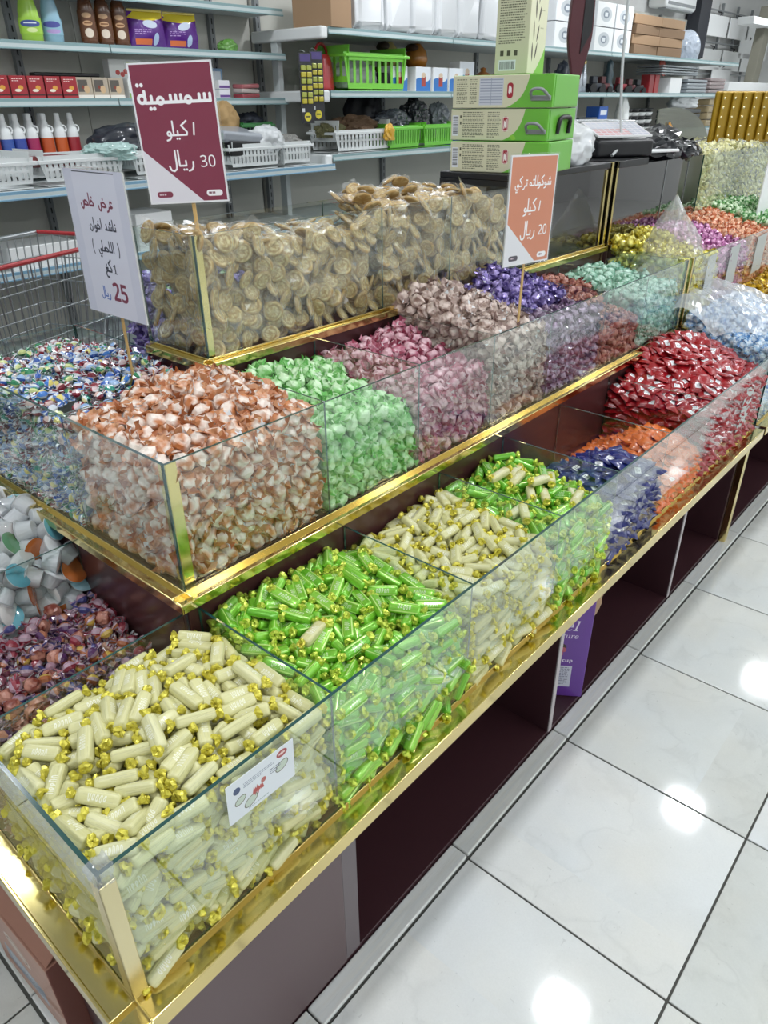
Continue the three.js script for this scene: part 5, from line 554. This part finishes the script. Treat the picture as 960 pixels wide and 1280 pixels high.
// ---------------------------------------------------------------- signs
function priceSign(label, [x, y, z], yaw, w, h, draw, lean, stick, group) {
  const t = thing('price_sign', label, 'sign', [x, y, z], yaw); const face = paint(canvasTex(384, Math.round((384 * h) / w), draw), 0.3), tilt = new THREE.Group(); t.rotation.z = lean;
  mesh('sign_board', bx(w, h, 0.004), [M.white, M.white, M.white, M.white, face, M.white], t, [0, h / 2, 0]);
  mesh('clear_sleeve', join([box2(-w / 2 - 0.004, w / 2 + 0.004, -0.004, 0, -0.003, 0.003, 0.001), box2(-w / 2 - 0.004, w / 2 + 0.004, h, h + 0.004, -0.003, 0.003, 0.001), box2(-w / 2 - 0.004, -w / 2, 0, h, -0.003, 0.003, 0.001), box2(w / 2, w / 2 + 0.004, 0, h, -0.003, 0.003, 0.001)]), M.acrylic, t);
  mesh('stick', bx(0.008, stick + 0.1, 0.004, 0.0015), M.wood, t, [stick > 0.2 ? 0 : 0.005, -stick / 2 + 0.05, -0.005]); return t;
}
const badge = (x, cx, cy, w, h, c, d) => { x.fillStyle = c; x.beginPath(); x.roundRect(cx - w / 2, cy - h / 2, w, h, h / 2); x.fill(); smallPrint(x, cx - w * 0.36, cy - h * 0.18, w * 0.72, h * 0.7, 1, d); };
function riyalDraw(base, tri, dark) { return (main, price) => (x, w, h) => { x.fillStyle = '#dfdfe2'; x.fillRect(0, 0, w, h); x.fillStyle = base; x.fillRect(8, 8, w - 16, h - 16); x.fillStyle = tri; x.beginPath(); x.moveTo(8, h * 0.6); x.lineTo(w * 0.68, h - 8); x.lineTo(8, h - 8); x.fill(); const W = '#eeeef0';
    phrase(x, main, w * 0.5, h * 0.27, main.length > 1 ? 44 : 92, W, 0.15, 0.5); phrase(x, ['kilo'], w * 0.46, h * 0.5, 58, W, 0.14); x.strokeStyle = W; x.lineWidth = 8; x.beginPath(); x.moveTo(w * 0.69, h * 0.42); x.lineTo(w * 0.675, h * 0.5); x.stroke();
    phrase(x, ['riyal'], w * 0.45, h * 0.72, 66, W, 0.13); x.fillStyle = W; x.font = '70px sans-serif'; x.textAlign = 'left'; x.fillText(price, w * 0.7, h * 0.735); badge(x, w * 0.2, h * 0.93, 76, 26, dark, '#c9b8be'); badge(x, w * 0.83, h * 0.93, 78, 28, '#eceaec', '#7a4a58'); }; }
priceSign('maroon price sign with white Arabic lettering and the price 30, over the cookie bin', [0.792, 1.443, -0.752], -0.83, 0.163, 0.252, riyalDraw('#7d3046', '#d9d6dd', '#7d3046')(['sesame'], '30'), 0.03, 0.09);
priceSign('orange price sign with white Arabic lettering and the price 20, in the mauve chocolates', [1.548, 1.253, -0.385], -0.12, 0.186, 0.256, riyalDraw('#cb8264', '#dddde2', '#4a4450')(['chocolate', 'turkish'], '20'), -0.02, 0.36);
priceSign('white price sheet with dark Arabic lettering and a maroon 25, over the striped sweets', [0.62, 1.229, -0.82], -1.571, 0.22, 0.284, (x, w, h) => { x.fillStyle = '#d3d4e4'; x.fillRect(0, 0, w, h); x.fillStyle = '#dcdcea'; x.fillRect(w * 0.14, 0, w * 0.72, h); x.fillStyle = '#3c3c4a'; x.fillRect(w * 0.16, 6, w * 0.7, 3);
  phrase(x, ['offer', 'special'], w * 0.48, h * 0.23, 38, '#7c2c48', 0.17, 0.6); phrase(x, ['nashid', 'brothers'], w * 0.52, h * 0.38, 34, '#26263a', 0.16, 0.6); phrase(x, ['original'], w * 0.52, h * 0.53, 34, '#26263a', 0.16); x.strokeStyle = '#26263a'; x.lineWidth = 5; for (const s of [-1, 1]) { x.beginPath(); x.arc(w * 0.52 + s * 28, h * 0.51, 58, s > 0 ? -0.42 : Math.PI - 0.42, s > 0 ? 0.42 : Math.PI + 0.42); x.stroke(); } phrase(x, ['kgh'], w * 0.5, h * 0.67, 40, '#26263a', 0.16); x.fillStyle = '#26263a'; x.font = 'bold 46px serif'; x.fillText('1', w * 0.58, h * 0.68);
  phrase(x, ['riyal'], w * 0.36, h * 0.86, 34, '#3a5cb0', 0.14); x.fillStyle = '#7c2c48'; x.font = 'bold 92px sans-serif'; x.fillText('25', w * 0.5, h * 0.88); }, 0.0, 0.14);
single('white_board', bx(0.42, 0.4, 0.006, 0.002), M.white, 'plain white board standing at the far right edge above the middle tier', 'board', [4.13, 1.27, -0.5], [0, 0, -0.03]);
// ---------------------------------------------------------------- cartons on the weighing cabinet
const cartonFront = canvasTex(512, 150, (x, w, h) => { const f = rngOf(9); x.fillStyle = '#d6d4b6'; x.fillRect(0, 0, w, h); x.fillStyle = '#6cb83a'; x.beginPath(); x.moveTo(w, 0); x.lineTo(w * 0.77, 0); x.bezierCurveTo(w * 0.74, h * 0.5, w * 0.7, h * 0.8, w * 0.55, h); x.lineTo(w, h); x.fill(); x.fillStyle = '#8cc83e'; x.beginPath(); x.ellipse(w * 0.66, h * 0.9, 16, 11, 0.5, 0, 7); x.fill(); smallPrint(x, 66, 14, 120, 126, 14, '#5c5c48', f); smallPrint(x, 200, 14, 70, 126, 14, '#6c6c58', f); x.fillStyle = '#e0e4ea'; x.fillRect(8, 30, 34, 100); for (let i = 0; i < 14; i++) { x.fillStyle = '#444'; x.fillRect(12, 36 + i * 6, 26, rr(1, 4, f)); } x.fillStyle = '#a01c2c'; x.beginPath(); x.roundRect(280, 36, 30, 70, 14); x.fill(); x.strokeStyle = '#f0e6e0'; x.lineWidth = 3; x.strokeRect(283, 39, 24, 64); scribble(x, 295, 70, 14, 50, '#f4eeea', 3, f); x.fillStyle = '#4a4a34'; for (const [a, b] of [[50, 30], [50, 60]]) x.fillRect(a, b, 8, 14); });
const cartonTop = canvasTex(512, 150, (x, w, h) => { const f = rngOf(10); x.fillStyle = '#d6d4b6'; x.fillRect(0, 0, w, h); x.fillStyle = '#6cb83a'; x.beginPath(); x.moveTo(w, 0); x.lineTo(w * 0.77, 0); x.bezierCurveTo(w * 0.74, h * 0.5, w * 0.7, h * 0.8, w * 0.55, h); x.lineTo(w, h); x.fill(); smallPrint(x, 20, 16, 60, 120, 12, '#7c7c64', f); smallPrint(x, 90, 16, 40, 120, 12, '#7c7c64', f); x.fillStyle = '#c9cdd8'; x.fillRect(140, 12, 124, 126); x.fillStyle = '#9aa2b4'; for (let i = 0; i < 9; i++) x.fillRect(144, 18 + i * 13, 116, 5); x.fillRect(200, 14, 3, 122); x.fillStyle = '#a01c2c'; x.beginPath(); x.roundRect(284, 36, 30, 70, 14); x.fill(); scribble(x, 299, 70, 14, 50, '#f4eeea', 3, f); });
const cartonEnd = phys({ color: 0x67b338, roughness: 0.35, clearcoat: 0.4 }), cartonBase = std(0xd6d4b6, 0.5);
const CT = 1.396, cC = [2.153, 1.42, -0.832];
['bottom', 'middle', 'top'].forEach((l, i) => { const t = thing('green_carton', `cream and green printed carton with a plastic handle, ${l} of the stack of three`, 'carton', [cC[0] + [-0.012, 0.004, 0][i], cC[1] + 0.092 * i, cC[2] + [0.012, 0, 0.006][i]], -CT + [0.02, -0.015, 0.01][i], 'stack of three green cartons');
  mesh('carton_body', bx(0.335, 0.09, 0.247, 0.003), [cartonEnd, cartonBase, cartonEnd, cartonBase, paint(i === 2 ? cartonTop : cartonFront, 0.35), cartonBase], t, [0, 0.046, 0]); mesh('end_flap', box2(0.1675, 0.169, 0.006, 0.086, -0.112, 0.112, 0.0005), cartonEnd, t); const hm = i === 1 ? M.black : M.grey;
  if (i) mesh('carry_handle', tube([[0.1, 0.028, 0.127], [0.106, 0.044, 0.15], [0.114, 0.05, 0.155], [0.142, 0.05, 0.155], [0.15, 0.044, 0.15], [0.158, 0.028, 0.127]], 0.0045, 20), M.grey, t); mesh('handle_plate', box2(0.098, 0.162, 0.02, 0.034, 0.1225, 0.128, 0.002), M.grey, t); if (i === 1) mesh('end_handle', tube([[0.172, 0.02, -0.05], [0.178, 0.06, -0.045], [0.178, 0.066, 0.0], [0.178, 0.06, 0.045], [0.172, 0.02, 0.05]], 0.007, 20), M.black, t); });
{ const sideText = canvasTex(192, 448, (x, w, h) => { const f = rngOf(12); x.fillStyle = '#d2d0b2'; x.fillRect(0, 0, w, h); smallPrint(x, 18, 10, 156, 320, 32, '#6a6a56', f); x.fillStyle = '#e4e8ee'; x.fillRect(24, 390, 100, 44); for (let i = 0; i < 22; i++) { x.fillStyle = '#555'; x.fillRect(30 + i * 4, 396, rr(1, 3, f), 32); } for (const a of [30, 70, 110]) { x.fillStyle = '#4a4a34'; x.fillRect(a, 352, 20, 22); } });
  const leafFace = canvasTex(192, 448, (x, w, h) => { const f = rngOf(13); x.fillStyle = '#d8d6b8'; x.fillRect(0, 0, w, h); x.fillStyle = '#7dbb3c'; x.beginPath(); x.moveTo(w, 330); x.quadraticCurveTo(140, 400, 70, h); x.lineTo(w, h); x.fill(); x.fillStyle = '#3c3224'; const lf = (cx, cy, a, l) => { x.save(); x.translate(cx, cy); x.rotate(a); x.beginPath(); x.moveTo(0, -l); x.quadraticCurveTo(14, 0, 0, l); x.quadraticCurveTo(-14, 0, 0, -l); x.fill(); x.restore(); }; lf(90, 130, 0.12, 42); lf(58, 190, -0.12, 40); lf(104, 205, 0.3, 36); lf(46, 275, -0.1, 40); lf(92, 285, 0.3, 38); lf(40, 360, -0.08, 40); lf(82, 355, 0.3, 38); x.fillStyle = '#a01c2c'; x.beginPath(); x.roundRect(88, 4, 52, 24, 12); x.fill(); smallPrint(x, 112, 50, 66, 70, 5, '#9a987c', f); smallPrint(x, 118, 190, 60, 10, 1, '#9a987c', f); smallPrint(x, 118, 260, 60, 10, 1, '#9a987c', f); });
  const t = thing('upright_carton', 'cream carton with dark wheat-leaf print standing upright on the green stack', 'carton', [2.198, 1.697, -0.85], 0.08); mesh('carton_body', bx(0.118, 0.3, 0.118, 0.003), [cartonBase, paint(sideText, 0.4), cartonBase, cartonBase, paint(leafFace, 0.4), cartonBase], t, [0, 0.152, 0]); mesh('top_flap', box2(-0.056, 0.056, 0.302, 0.304, -0.056, 0.056), cartonBase, t); }
{ const t = thing('maroon_paddle', 'tall maroon paddle with a black face, standing behind the cartons', 'paddle', [2.8, 1.42, -0.97], -0.75); t.scale.set(0.68, 1, 1); const s = new THREE.Shape(); s.moveTo(-0.02, 0.26); s.bezierCurveTo(-0.025, 0.33, -0.065, 0.36, -0.065, 0.44); s.lineTo(-0.055, 0.66); s.lineTo(0.055, 0.66); s.lineTo(0.065, 0.44); s.bezierCurveTo(0.065, 0.36, 0.025, 0.33, 0.02, 0.26); mesh('paddle_blade', new THREE.ExtrudeGeometry(s, { depth: 0.02, bevelSize: 0.004, bevelThickness: 0.004, bevelSegments: 2 }), phys({ color: 0x4a1a22, roughness: 0.35 }), t); const s2 = new THREE.Shape([[0.004, 0.36], [0.058, 0.43], [0.05, 0.65], [0.008, 0.65]].map((p) => new THREE.Vector2(...p))); mesh('black_face', new THREE.ExtrudeGeometry(s2, { depth: 0.004, bevelEnabled: false }), M.black, t, [0, 0, 0.0245]); mesh('paddle_handle', box2(-0.02, 0.02, 0, 0.27, -0.002, 0.022, 0.006), std(0x2c2228, 0.5), t); }
single('grey_post', bx(0.018, 0.27, 0.018, 0.003), M.grey, 'thin grey upright post right beside the green cartons', 'post', [2.6, 1.556, -0.85]);
bag('white_plastic_bag', 'slumped white plastic bag of goods right of the green cartons', [2.52, 1.42, -0.84], [0.32, 0.15, 0.24], phys({ color: 0xe8ebee, roughness: 0.25, transmission: 0.2, thickness: 0, clearcoat: 0.5 }), 101, 0.16, 0.5);
{ const t = thing('price_scale', 'black counter scale with a pale red-printed key panel, beside the white bag', 'scale', [2.98, 1.42, -0.86], -0.55); mesh('scale_body', displaced(new RoundedBoxGeometry(0.26, 0.09, 0.2, 3, 0.012), (v) => { if (v.y > 0) v.y -= 0.28 * Math.max(0, v.z); }), M.black, t, [0, 0.046, 0]); const kt = canvasTex(256, 128, (x, w, h) => { const f = rngOf(3); x.fillStyle = '#d4d2d6'; x.fillRect(0, 0, w, h); for (let i = 0; i < 9; i++) for (let j = 0; j < 6; j++) { x.fillStyle = i < 6 ? (j > 2 ? '#cf9a9c' : '#c4c8d4') : '#b4b8c4'; x.fillRect(10 + i * 27, 10 + j * 19, 22, 14); } x.fillStyle = '#8a8c94'; x.fillRect(168, 4, 3, 120); }); mesh('key_panel', bx(0.25, 0.006, 0.15), [M.white, M.white, paint(kt, 0.35), M.white, M.white, M.white], t, [0, 0.1, 0.015], [0.32, 0, 0]); mesh('weighing_plate', bx(0.28, 0.012, 0.22, 0.005), M.steel, t, [0.02, 0.125, -0.2]); }
single('white_paper', displaced(new RoundedBoxGeometry(0.24, 0.012, 0.1, 3, 0.005), (v) => { v.y += 0.01 * noise(v.x * 12, v.z * 12, 6); }), M.white, 'white folded paper lying in front of the scale', 'paper', [3.2, 1.432, -0.78], [0, -0.3, 0]);
single('power_cable', tube([[2.93, 3.0, -0.86], [2.94, 2.3, -0.86], [2.955, 1.75, -0.85], [2.965, 1.55, -0.83], [2.93, 1.47, -0.8], [2.86, 1.43, -0.8]], 0.006, 60), std(0xb8bcbc, 0.4), 'grey-white cable hanging from the ceiling to the scale', 'cable');
for (const [x, z, w, h, s, l] of [[3.12, -0.95, 0.2, 0.1, 111, 'left of the black heap, by the scale'], [3.3, -0.84, 0.26, 0.12, 112, 'in the middle of the black heap'], [3.5, -0.88, 0.22, 0.14, 113, 'topmost of the black heap'], [3.42, -0.78, 0.2, 0.08, 114, 'at the front of the black heap'], [3.58, -0.8, 0.16, 0.08, 115, 'at the right of the black heap']]) { const t = thing('black_chocolate_bag', 'glossy black foil bag with silver print, ' + l, 'bag', [x, 1.384 + h * 0.36, z], s, 'black foil bags'); mesh('foil_bag', crumple(w / 2, h / 1.6, 0.09, 0.28, s, 4, 2.6, true), blackBag, t); for (let i = 0; i < 3; i++) mesh('foil_tip', frillGeo(0.05, [0x2a2c30, 0x121316, 0xd0d4d8], s * 3 + i, 4, 1.3), foilShiny, t, [rr(-0.5, 0.5) * w, h * 0.1, rr(-0.04, 0.06)]); }
{ const s = new THREE.Shape(); s.moveTo(0, 0); s.lineTo(0.78, 0); s.bezierCurveTo(0.72, 0.1, 0.5, 0.18, 0.2, 0.19); s.lineTo(0, 0.185); single('clear_half_dome', new THREE.ExtrudeGeometry(s, { depth: 0.006, bevelEnabled: false }), phys({ color: 0xb9bdb2, roughness: 0.12, transmission: 0.75, thickness: 0 }), 'smoky clear quarter-round acrylic shield behind the black foil bags', 'shield', [3.85, 1.4, -1.05]); single('orange_clip', bx(0.05, 0.1, 0.01, 0.004), glossy(0xd8962c), 'small orange tag on the smoky acrylic shield', 'tag', [3.98, 1.47, -1.035], [0, 0, -0.5]); }
{ const t = thing('gold_tray', 'golden ribbed tray with rows of bright knobs, standing over the cream-blue candies', 'tray', [4.36, 1.42, -0.76], -0.3), gm = std(0x9c7c1c, 0.32, 0.55); mesh('tray_panel', box2(-0.3, 0.34, 0.0, 0.24, -0.02, 0.0, 0.01), gm, t); for (let i = 0; i < 7; i++) { const r = mesh('rib', box2(-0.27 + i * 0.085, -0.245 + i * 0.085, 0.01, 0.235, 0.0, 0.012, 0.005), gm, t); for (let j = 0; j < 5; j++) mesh('knob', lathe([[0.007, 0], [0.0055, 0.005], [0.0001, 0.007]], 8).rotateX(Math.PI / 2), M.goldPale, r, [-0.2575 + i * 0.085, 0.04 + j * 0.042, 0.011]); } }
// ---------------------------------------------------------------- clear plastic over the candies
{ const g = new THREE.ConeGeometry(0.2, 0.3, 26, 14, true); displaced(g, (v) => { const t = 0.5 - v.y / 0.3, a = Math.atan2(v.z, v.x), n = fbm(Math.cos(a) * 2 + 4, v.y * 9, Math.sin(a) * 2, 4); const k = 1 + 0.5 * n * (0.4 + t); v.x *= k * 1.1; v.z *= k * 0.75; v.x += 0.03 * n - 0.03 * (1 - t); v.y += 0.02 * n; }, true); single('clear_plastic_bag', g, phys({ color: 0xf2f4f4, roughness: 0.2, transmission: 0.82, thickness: 0, flatShading: true }), 'clear plastic bag peaked up like a tent on the yellow candies', 'plastic bag', [2.86, 1.16, -0.5]); }
{ const g = new THREE.PlaneGeometry(0.5, 0.34, 34, 24).rotateX(-Math.PI / 2); displaced(g, (v) => { v.y = 0.05 * fbm(v.x * 8, v.z * 8, 5, 4) + 0.05 * smooth(0.1, -0.17, v.z) - 0.06 * smooth(0.18, 0.25, Math.abs(v.x)); }, true); single('clear_plastic_sheet', g, phys({ color: 0xf2f4f6, roughness: 0.22, transmission: 0.7, thickness: 0, flatShading: true }), 'crumpled clear plastic sheet lying over the pale blue candies', 'plastic sheet', [2.86, 0.93, -0.19]); }
// paper slips taped behind the glass of the second counter
const slip = phys({ color: 0xcdd2cf, roughness: 0.4, transmission: 0.25, thickness: 0 });
[[2.93, 0.09, 'nearest the gold post'], [3.2, 0.11, 'second from the gold post'], [3.56, 0.13, 'farthest from the gold post']].forEach(([x, w, l]) => single('paper_slip', bx(w, 0.16, 0.001), slip, 'pale blank paper slip taped inside the glass, ' + l, 'paper slip', [x, 1.01, T2.z + 0.0012], [0, 0, 0.04], 'paper slips on the glass'));
single('paper_slip', bx(0.1, 0.16, 0.001), slip, 'pale blank paper slip low on the front glass by the red packs', 'paper slip', [2.5, 0.66, 0.0012], [0, 0, -0.1]);
// printed label and tape on the nearest glass
single('paper_label', bx(0.128, 0.078, 0.0008), [M.white, M.white, M.white, M.white, paint(canvasTex(320, 196, (x, w, h) => { const f = rngOf(21); x.fillStyle = '#dfe5ea'; x.fillRect(0, 0, w, h); x.fillStyle = '#a03a3c'; x.beginPath(); x.ellipse(262, 32, 26, 17, 0, 0, 7); x.fill(); scribble(x, 262, 32, 30, 12, '#f0dcd8', 3, f); x.fillStyle = '#3a4a70'; x.beginPath(); x.arc(46, 52, 16, 0, 7); x.fill(); smallPrint(x, 76, 40, 150, 26, 3, '#8a94a4', f); for (const [a, b, r] of [[58, 108, 24], [104, 148, 30], [258, 92, 30]]) { x.strokeStyle = '#5c5a44'; x.lineWidth = 7; x.beginPath(); x.ellipse(a, b, r, r * 0.62, -0.4, 0, 7); x.stroke(); x.fillStyle = '#c2cfc0'; x.fill(); } scribble(x, 140, 116, 46, 22, '#b04a44', 8, f); x.fillStyle = '#b0605a'; x.beginPath(); x.arc(168, 92, 12, 0, 7); x.fill(); smallPrint(x, 200, 70, 60, 30, 3, '#6a7484', f); smallPrint(x, 90, 176, 160, 10, 1, '#9aa', f); }), 0.35), M.white], 'white printed price label with small plate pictures, taped to the nearest front glass', 'label', [0.255, 0.746, 0.0012], [0, 0, -0.03]);
{ const g = new THREE.BoxGeometry(0.05, 0.03, 0.05, 8, 5, 8); displaced(g, (v) => { v.multiplyScalar(1 + 0.16 * noise(v.x * 120, v.y * 120, v.z * 120)); if (v.y < 0) { v.x *= 0.8; v.z *= 0.8; } }, true); single('clear_tape', g.scale(0.55, 1, 0.55), phys({ color: 0xf2f4f8, roughness: 0.12, transmission: 0.85, thickness: 0, flatShading: true }), 'crumpled clear tape wrapped over the nearest glass corner', 'tape', [0.008, T1.t - 0.007, -0.008]); }
// ---------------------------------------------------------------- under the counter
{ const t = thing('purple_box', 'tall purple printed box standing under the counter', 'box', [1.473, 0.023, -0.11], -0.96); const face = canvasTex(192, 512, (x, w, h) => { const f = rngOf(31); x.fillStyle = '#6a3a9c'; x.fillRect(0, 0, w, h); x.fillStyle = '#ece4f2'; x.textAlign = 'center'; x.font = 'italic 64px serif'; x.fillText('vel', w * 0.5, 170); x.font = 'italic 30px serif'; x.fillText('Nature', w * 0.5, 208); x.fillStyle = '#3a2018'; x.beginPath(); x.ellipse(78, 255, 30, 22, 0, 0, 7); x.fill(); x.fillStyle = '#c05a6a'; for (const [a, b] of [[70, 278], [96, 268], [86, 290]]) { x.beginPath(); x.arc(a, b, 13, 0, 7); x.fill(); } x.fillStyle = '#ece4f2'; x.font = 'bold 24px sans-serif'; x.fillText('ate cup', w * 0.5, 330); x.fillStyle = '#d4d6e4'; x.fillRect(30, 350, 110, 110); smallPrint(x, 36, 358, 44, 94, 12, '#7c7c94', f); smallPrint(x, 88, 358, 44, 94, 12, '#7c7c94', f); });
  mesh('carton_body', bx(0.15, 0.38, 0.12, 0.003), [std(0x5c3288, 0.4), std(0x5c3288, 0.4), std(0x5c3288, 0.4), M.kraft, paint(face, 0.35), std(0x5c3288, 0.4)], t, [0, 0.19, 0]); mesh('open_flap', box2(-0.07, 0.07, 0, 0.06, -0.001, 0.001), std(0x6a3a9c, 0.4), t, [0, 0.38, 0.055], [-0.25, 0, 0]); mesh('open_flap', box2(-0.055, 0.055, 0, 0.06, -0.001, 0.001), M.kraft, t, [0.075, 0.38, 0], [0, Math.PI / 2, -0.6]); }
{ const g = new THREE.PlaneGeometry(0.2, 0.1, 12, 8); displaced(g, (v) => { v.z = 0.012 * noise(v.x * 20, v.y * 20, 4) - 0.6 * Math.abs(v.x + 0.03) * 0.35; if (Math.abs(v.y) > 0.04 || v.x > 0.08) { v.y += 0.014 * noise(v.x * 90, v.y * 40, 1); v.x += 0.012 * noise(v.y * 90, 2, v.x * 30); } }); single('torn_cardboard', g, M.kraft, 'torn brown cardboard flap hanging above the purple box', 'cardboard', [1.545, 0.37, -0.03], [-0.15, 0, 0.5]); }
{ const t = thing('pink_carton', 'dusty pink printed carton under the left end of the counter', 'carton', [0.022, 0.023, -0.45], -Math.PI / 2 + 0.04); const face = canvasTex(256, 256, (x, w, h) => { const f = rngOf(41); x.fillStyle = '#b0806c'; x.fillRect(0, 0, w, h); for (let i = 0; i < 30; i++) { x.fillStyle = '#9a6c5a40'; x.fillRect(0, f() * h, w, rr(2, 8, f)); } x.fillStyle = '#8c96a4'; x.fillRect(40, 150, 150, 60); x.fillStyle = '#c9b4a6'; x.beginPath(); x.ellipse(120, 90, 46, 24, 0.3, 0, 7); x.fill(); smallPrint(x, 60, 160, 110, 40, 5, '#c4ccd4', f); x.strokeStyle = '#7a5648'; x.lineWidth = 4; x.beginPath(); x.ellipse(120, 90, 34, 16, 0.3, 0, 7); x.stroke(); }); mesh('carton_body', bx(0.27, 0.25, 0.13, 0.003), [std(0x74443a, 0.6), std(0x74443a, 0.6), std(0xa27462, 0.6), M.kraft, paint(face, 0.5), M.kraft], t, [0, 0.125, 0]); mesh('top_flap', box2(-0.13, 0.13, 0, 0.09, -0.001, 0.001), std(0xa27462, 0.6), t, [0, 0.25, 0.06], [-0.9, 0, 0]); }
// ---------------------------------------------------------------- shopping cart in the back aisle
{ const t = thing('shopping_cart', 'chrome wire shopping cart with red rails in the aisle behind the sweets', 'shopping cart', [1.02, 0.0, -2.36], 0.35), chrome = std(0xaeb3b6, 0.28, 0.9), red = glossy(0xa8262c, 0.3), L = 0.95, W = 0.5, Y0 = 0.66, Y1 = 1.14;
  const P = (s, u, y) => { const k = (y - Y0) / (Y1 - Y0), l = (L * (0.8 + 0.2 * k)) / 2, w = (W * (0.86 + 0.14 * k)) / 2; return s === 0 ? [lerp(-l, l, u), y, w] : s === 1 ? [l, y, lerp(w, -w, u)] : s === 2 ? [lerp(l, -l, u), y, -w] : [-l, y, lerp(-w, w, u)]; };
  for (let s = 0; s < 4; s++) { const n = s & 1 ? 12 : 22, wires = []; for (let i = 0; i <= n; i++) wires.push(bar(P(s, i / n, Y0), P(s, i / n, Y1), 0.0028, 5)); for (let j = 0; j < 5; j++) { const y = lerp(Y0, Y1, j / 5); wires.push(bar(P(s, 0, y), P(s, 1, y), 0.0032, 5)); } tag(mesh('wire_side', join(wires), chrome, t), null, null, null, 'stuff'); }
  for (let s = 0; s < 4; s++) mesh('top_rail', bar(P(s, 0, Y1), P(s, 1, Y1), 0.009, 8), s === 1 || s === 0 ? red : chrome, t);
  { const w = []; for (let i = 0; i <= 20; i++) w.push(bar([-0.38 + i * 0.038, Y0, -0.21], [-0.38 + i * 0.038, Y0, 0.21], 0.0028, 5)); tag(mesh('wire_floor', join(w), chrome, t), null, null, null, 'stuff'); }
  mesh('handle_bar', bar([-0.56, 1.2, -0.24], [-0.56, 1.2, 0.24], 0.015, 10), red, t); for (const z of [-0.24, 0.24]) mesh('frame_tube', tube([[-0.56, 1.2, z], [-0.48, 1.13, z], [-0.42, 0.7, z], [-0.36, 0.22, z], [0.4, 0.14, z * 0.8]], 0.0125, 30, 8), chrome, t); mesh('frame_tube', bar([0.42, 1.12, 0.2], [0.2, 0.6, 0.2], 0.012, 8), chrome, t);
  mesh('lower_tray', join([0, 1, 2, 3, 4].map((i) => bar([-0.34, 0.22, -0.2 + i * 0.1], [0.4, 0.17, -0.18 + i * 0.09], 0.005, 6))), chrome, t); mesh('red_flap', bx(0.02, 0.2, 0.4, 0.006), red, t, [-0.36, 0.98, 0]); for (const [x, z] of [[-0.34, 0.22], [-0.34, -0.22], [0.38, 0.18], [0.38, -0.18]]) { const w = mesh('caster', new THREE.CylinderGeometry(0.06, 0.06, 0.03, 20).rotateX(Math.PI / 2), M.black, t, [x, 0.06, z]); mesh('caster_fork', bar([0, 0, 0], [0, 0.1, 0], 0.012, 8), chrome, w); } }
renderer.render(scene, camera);
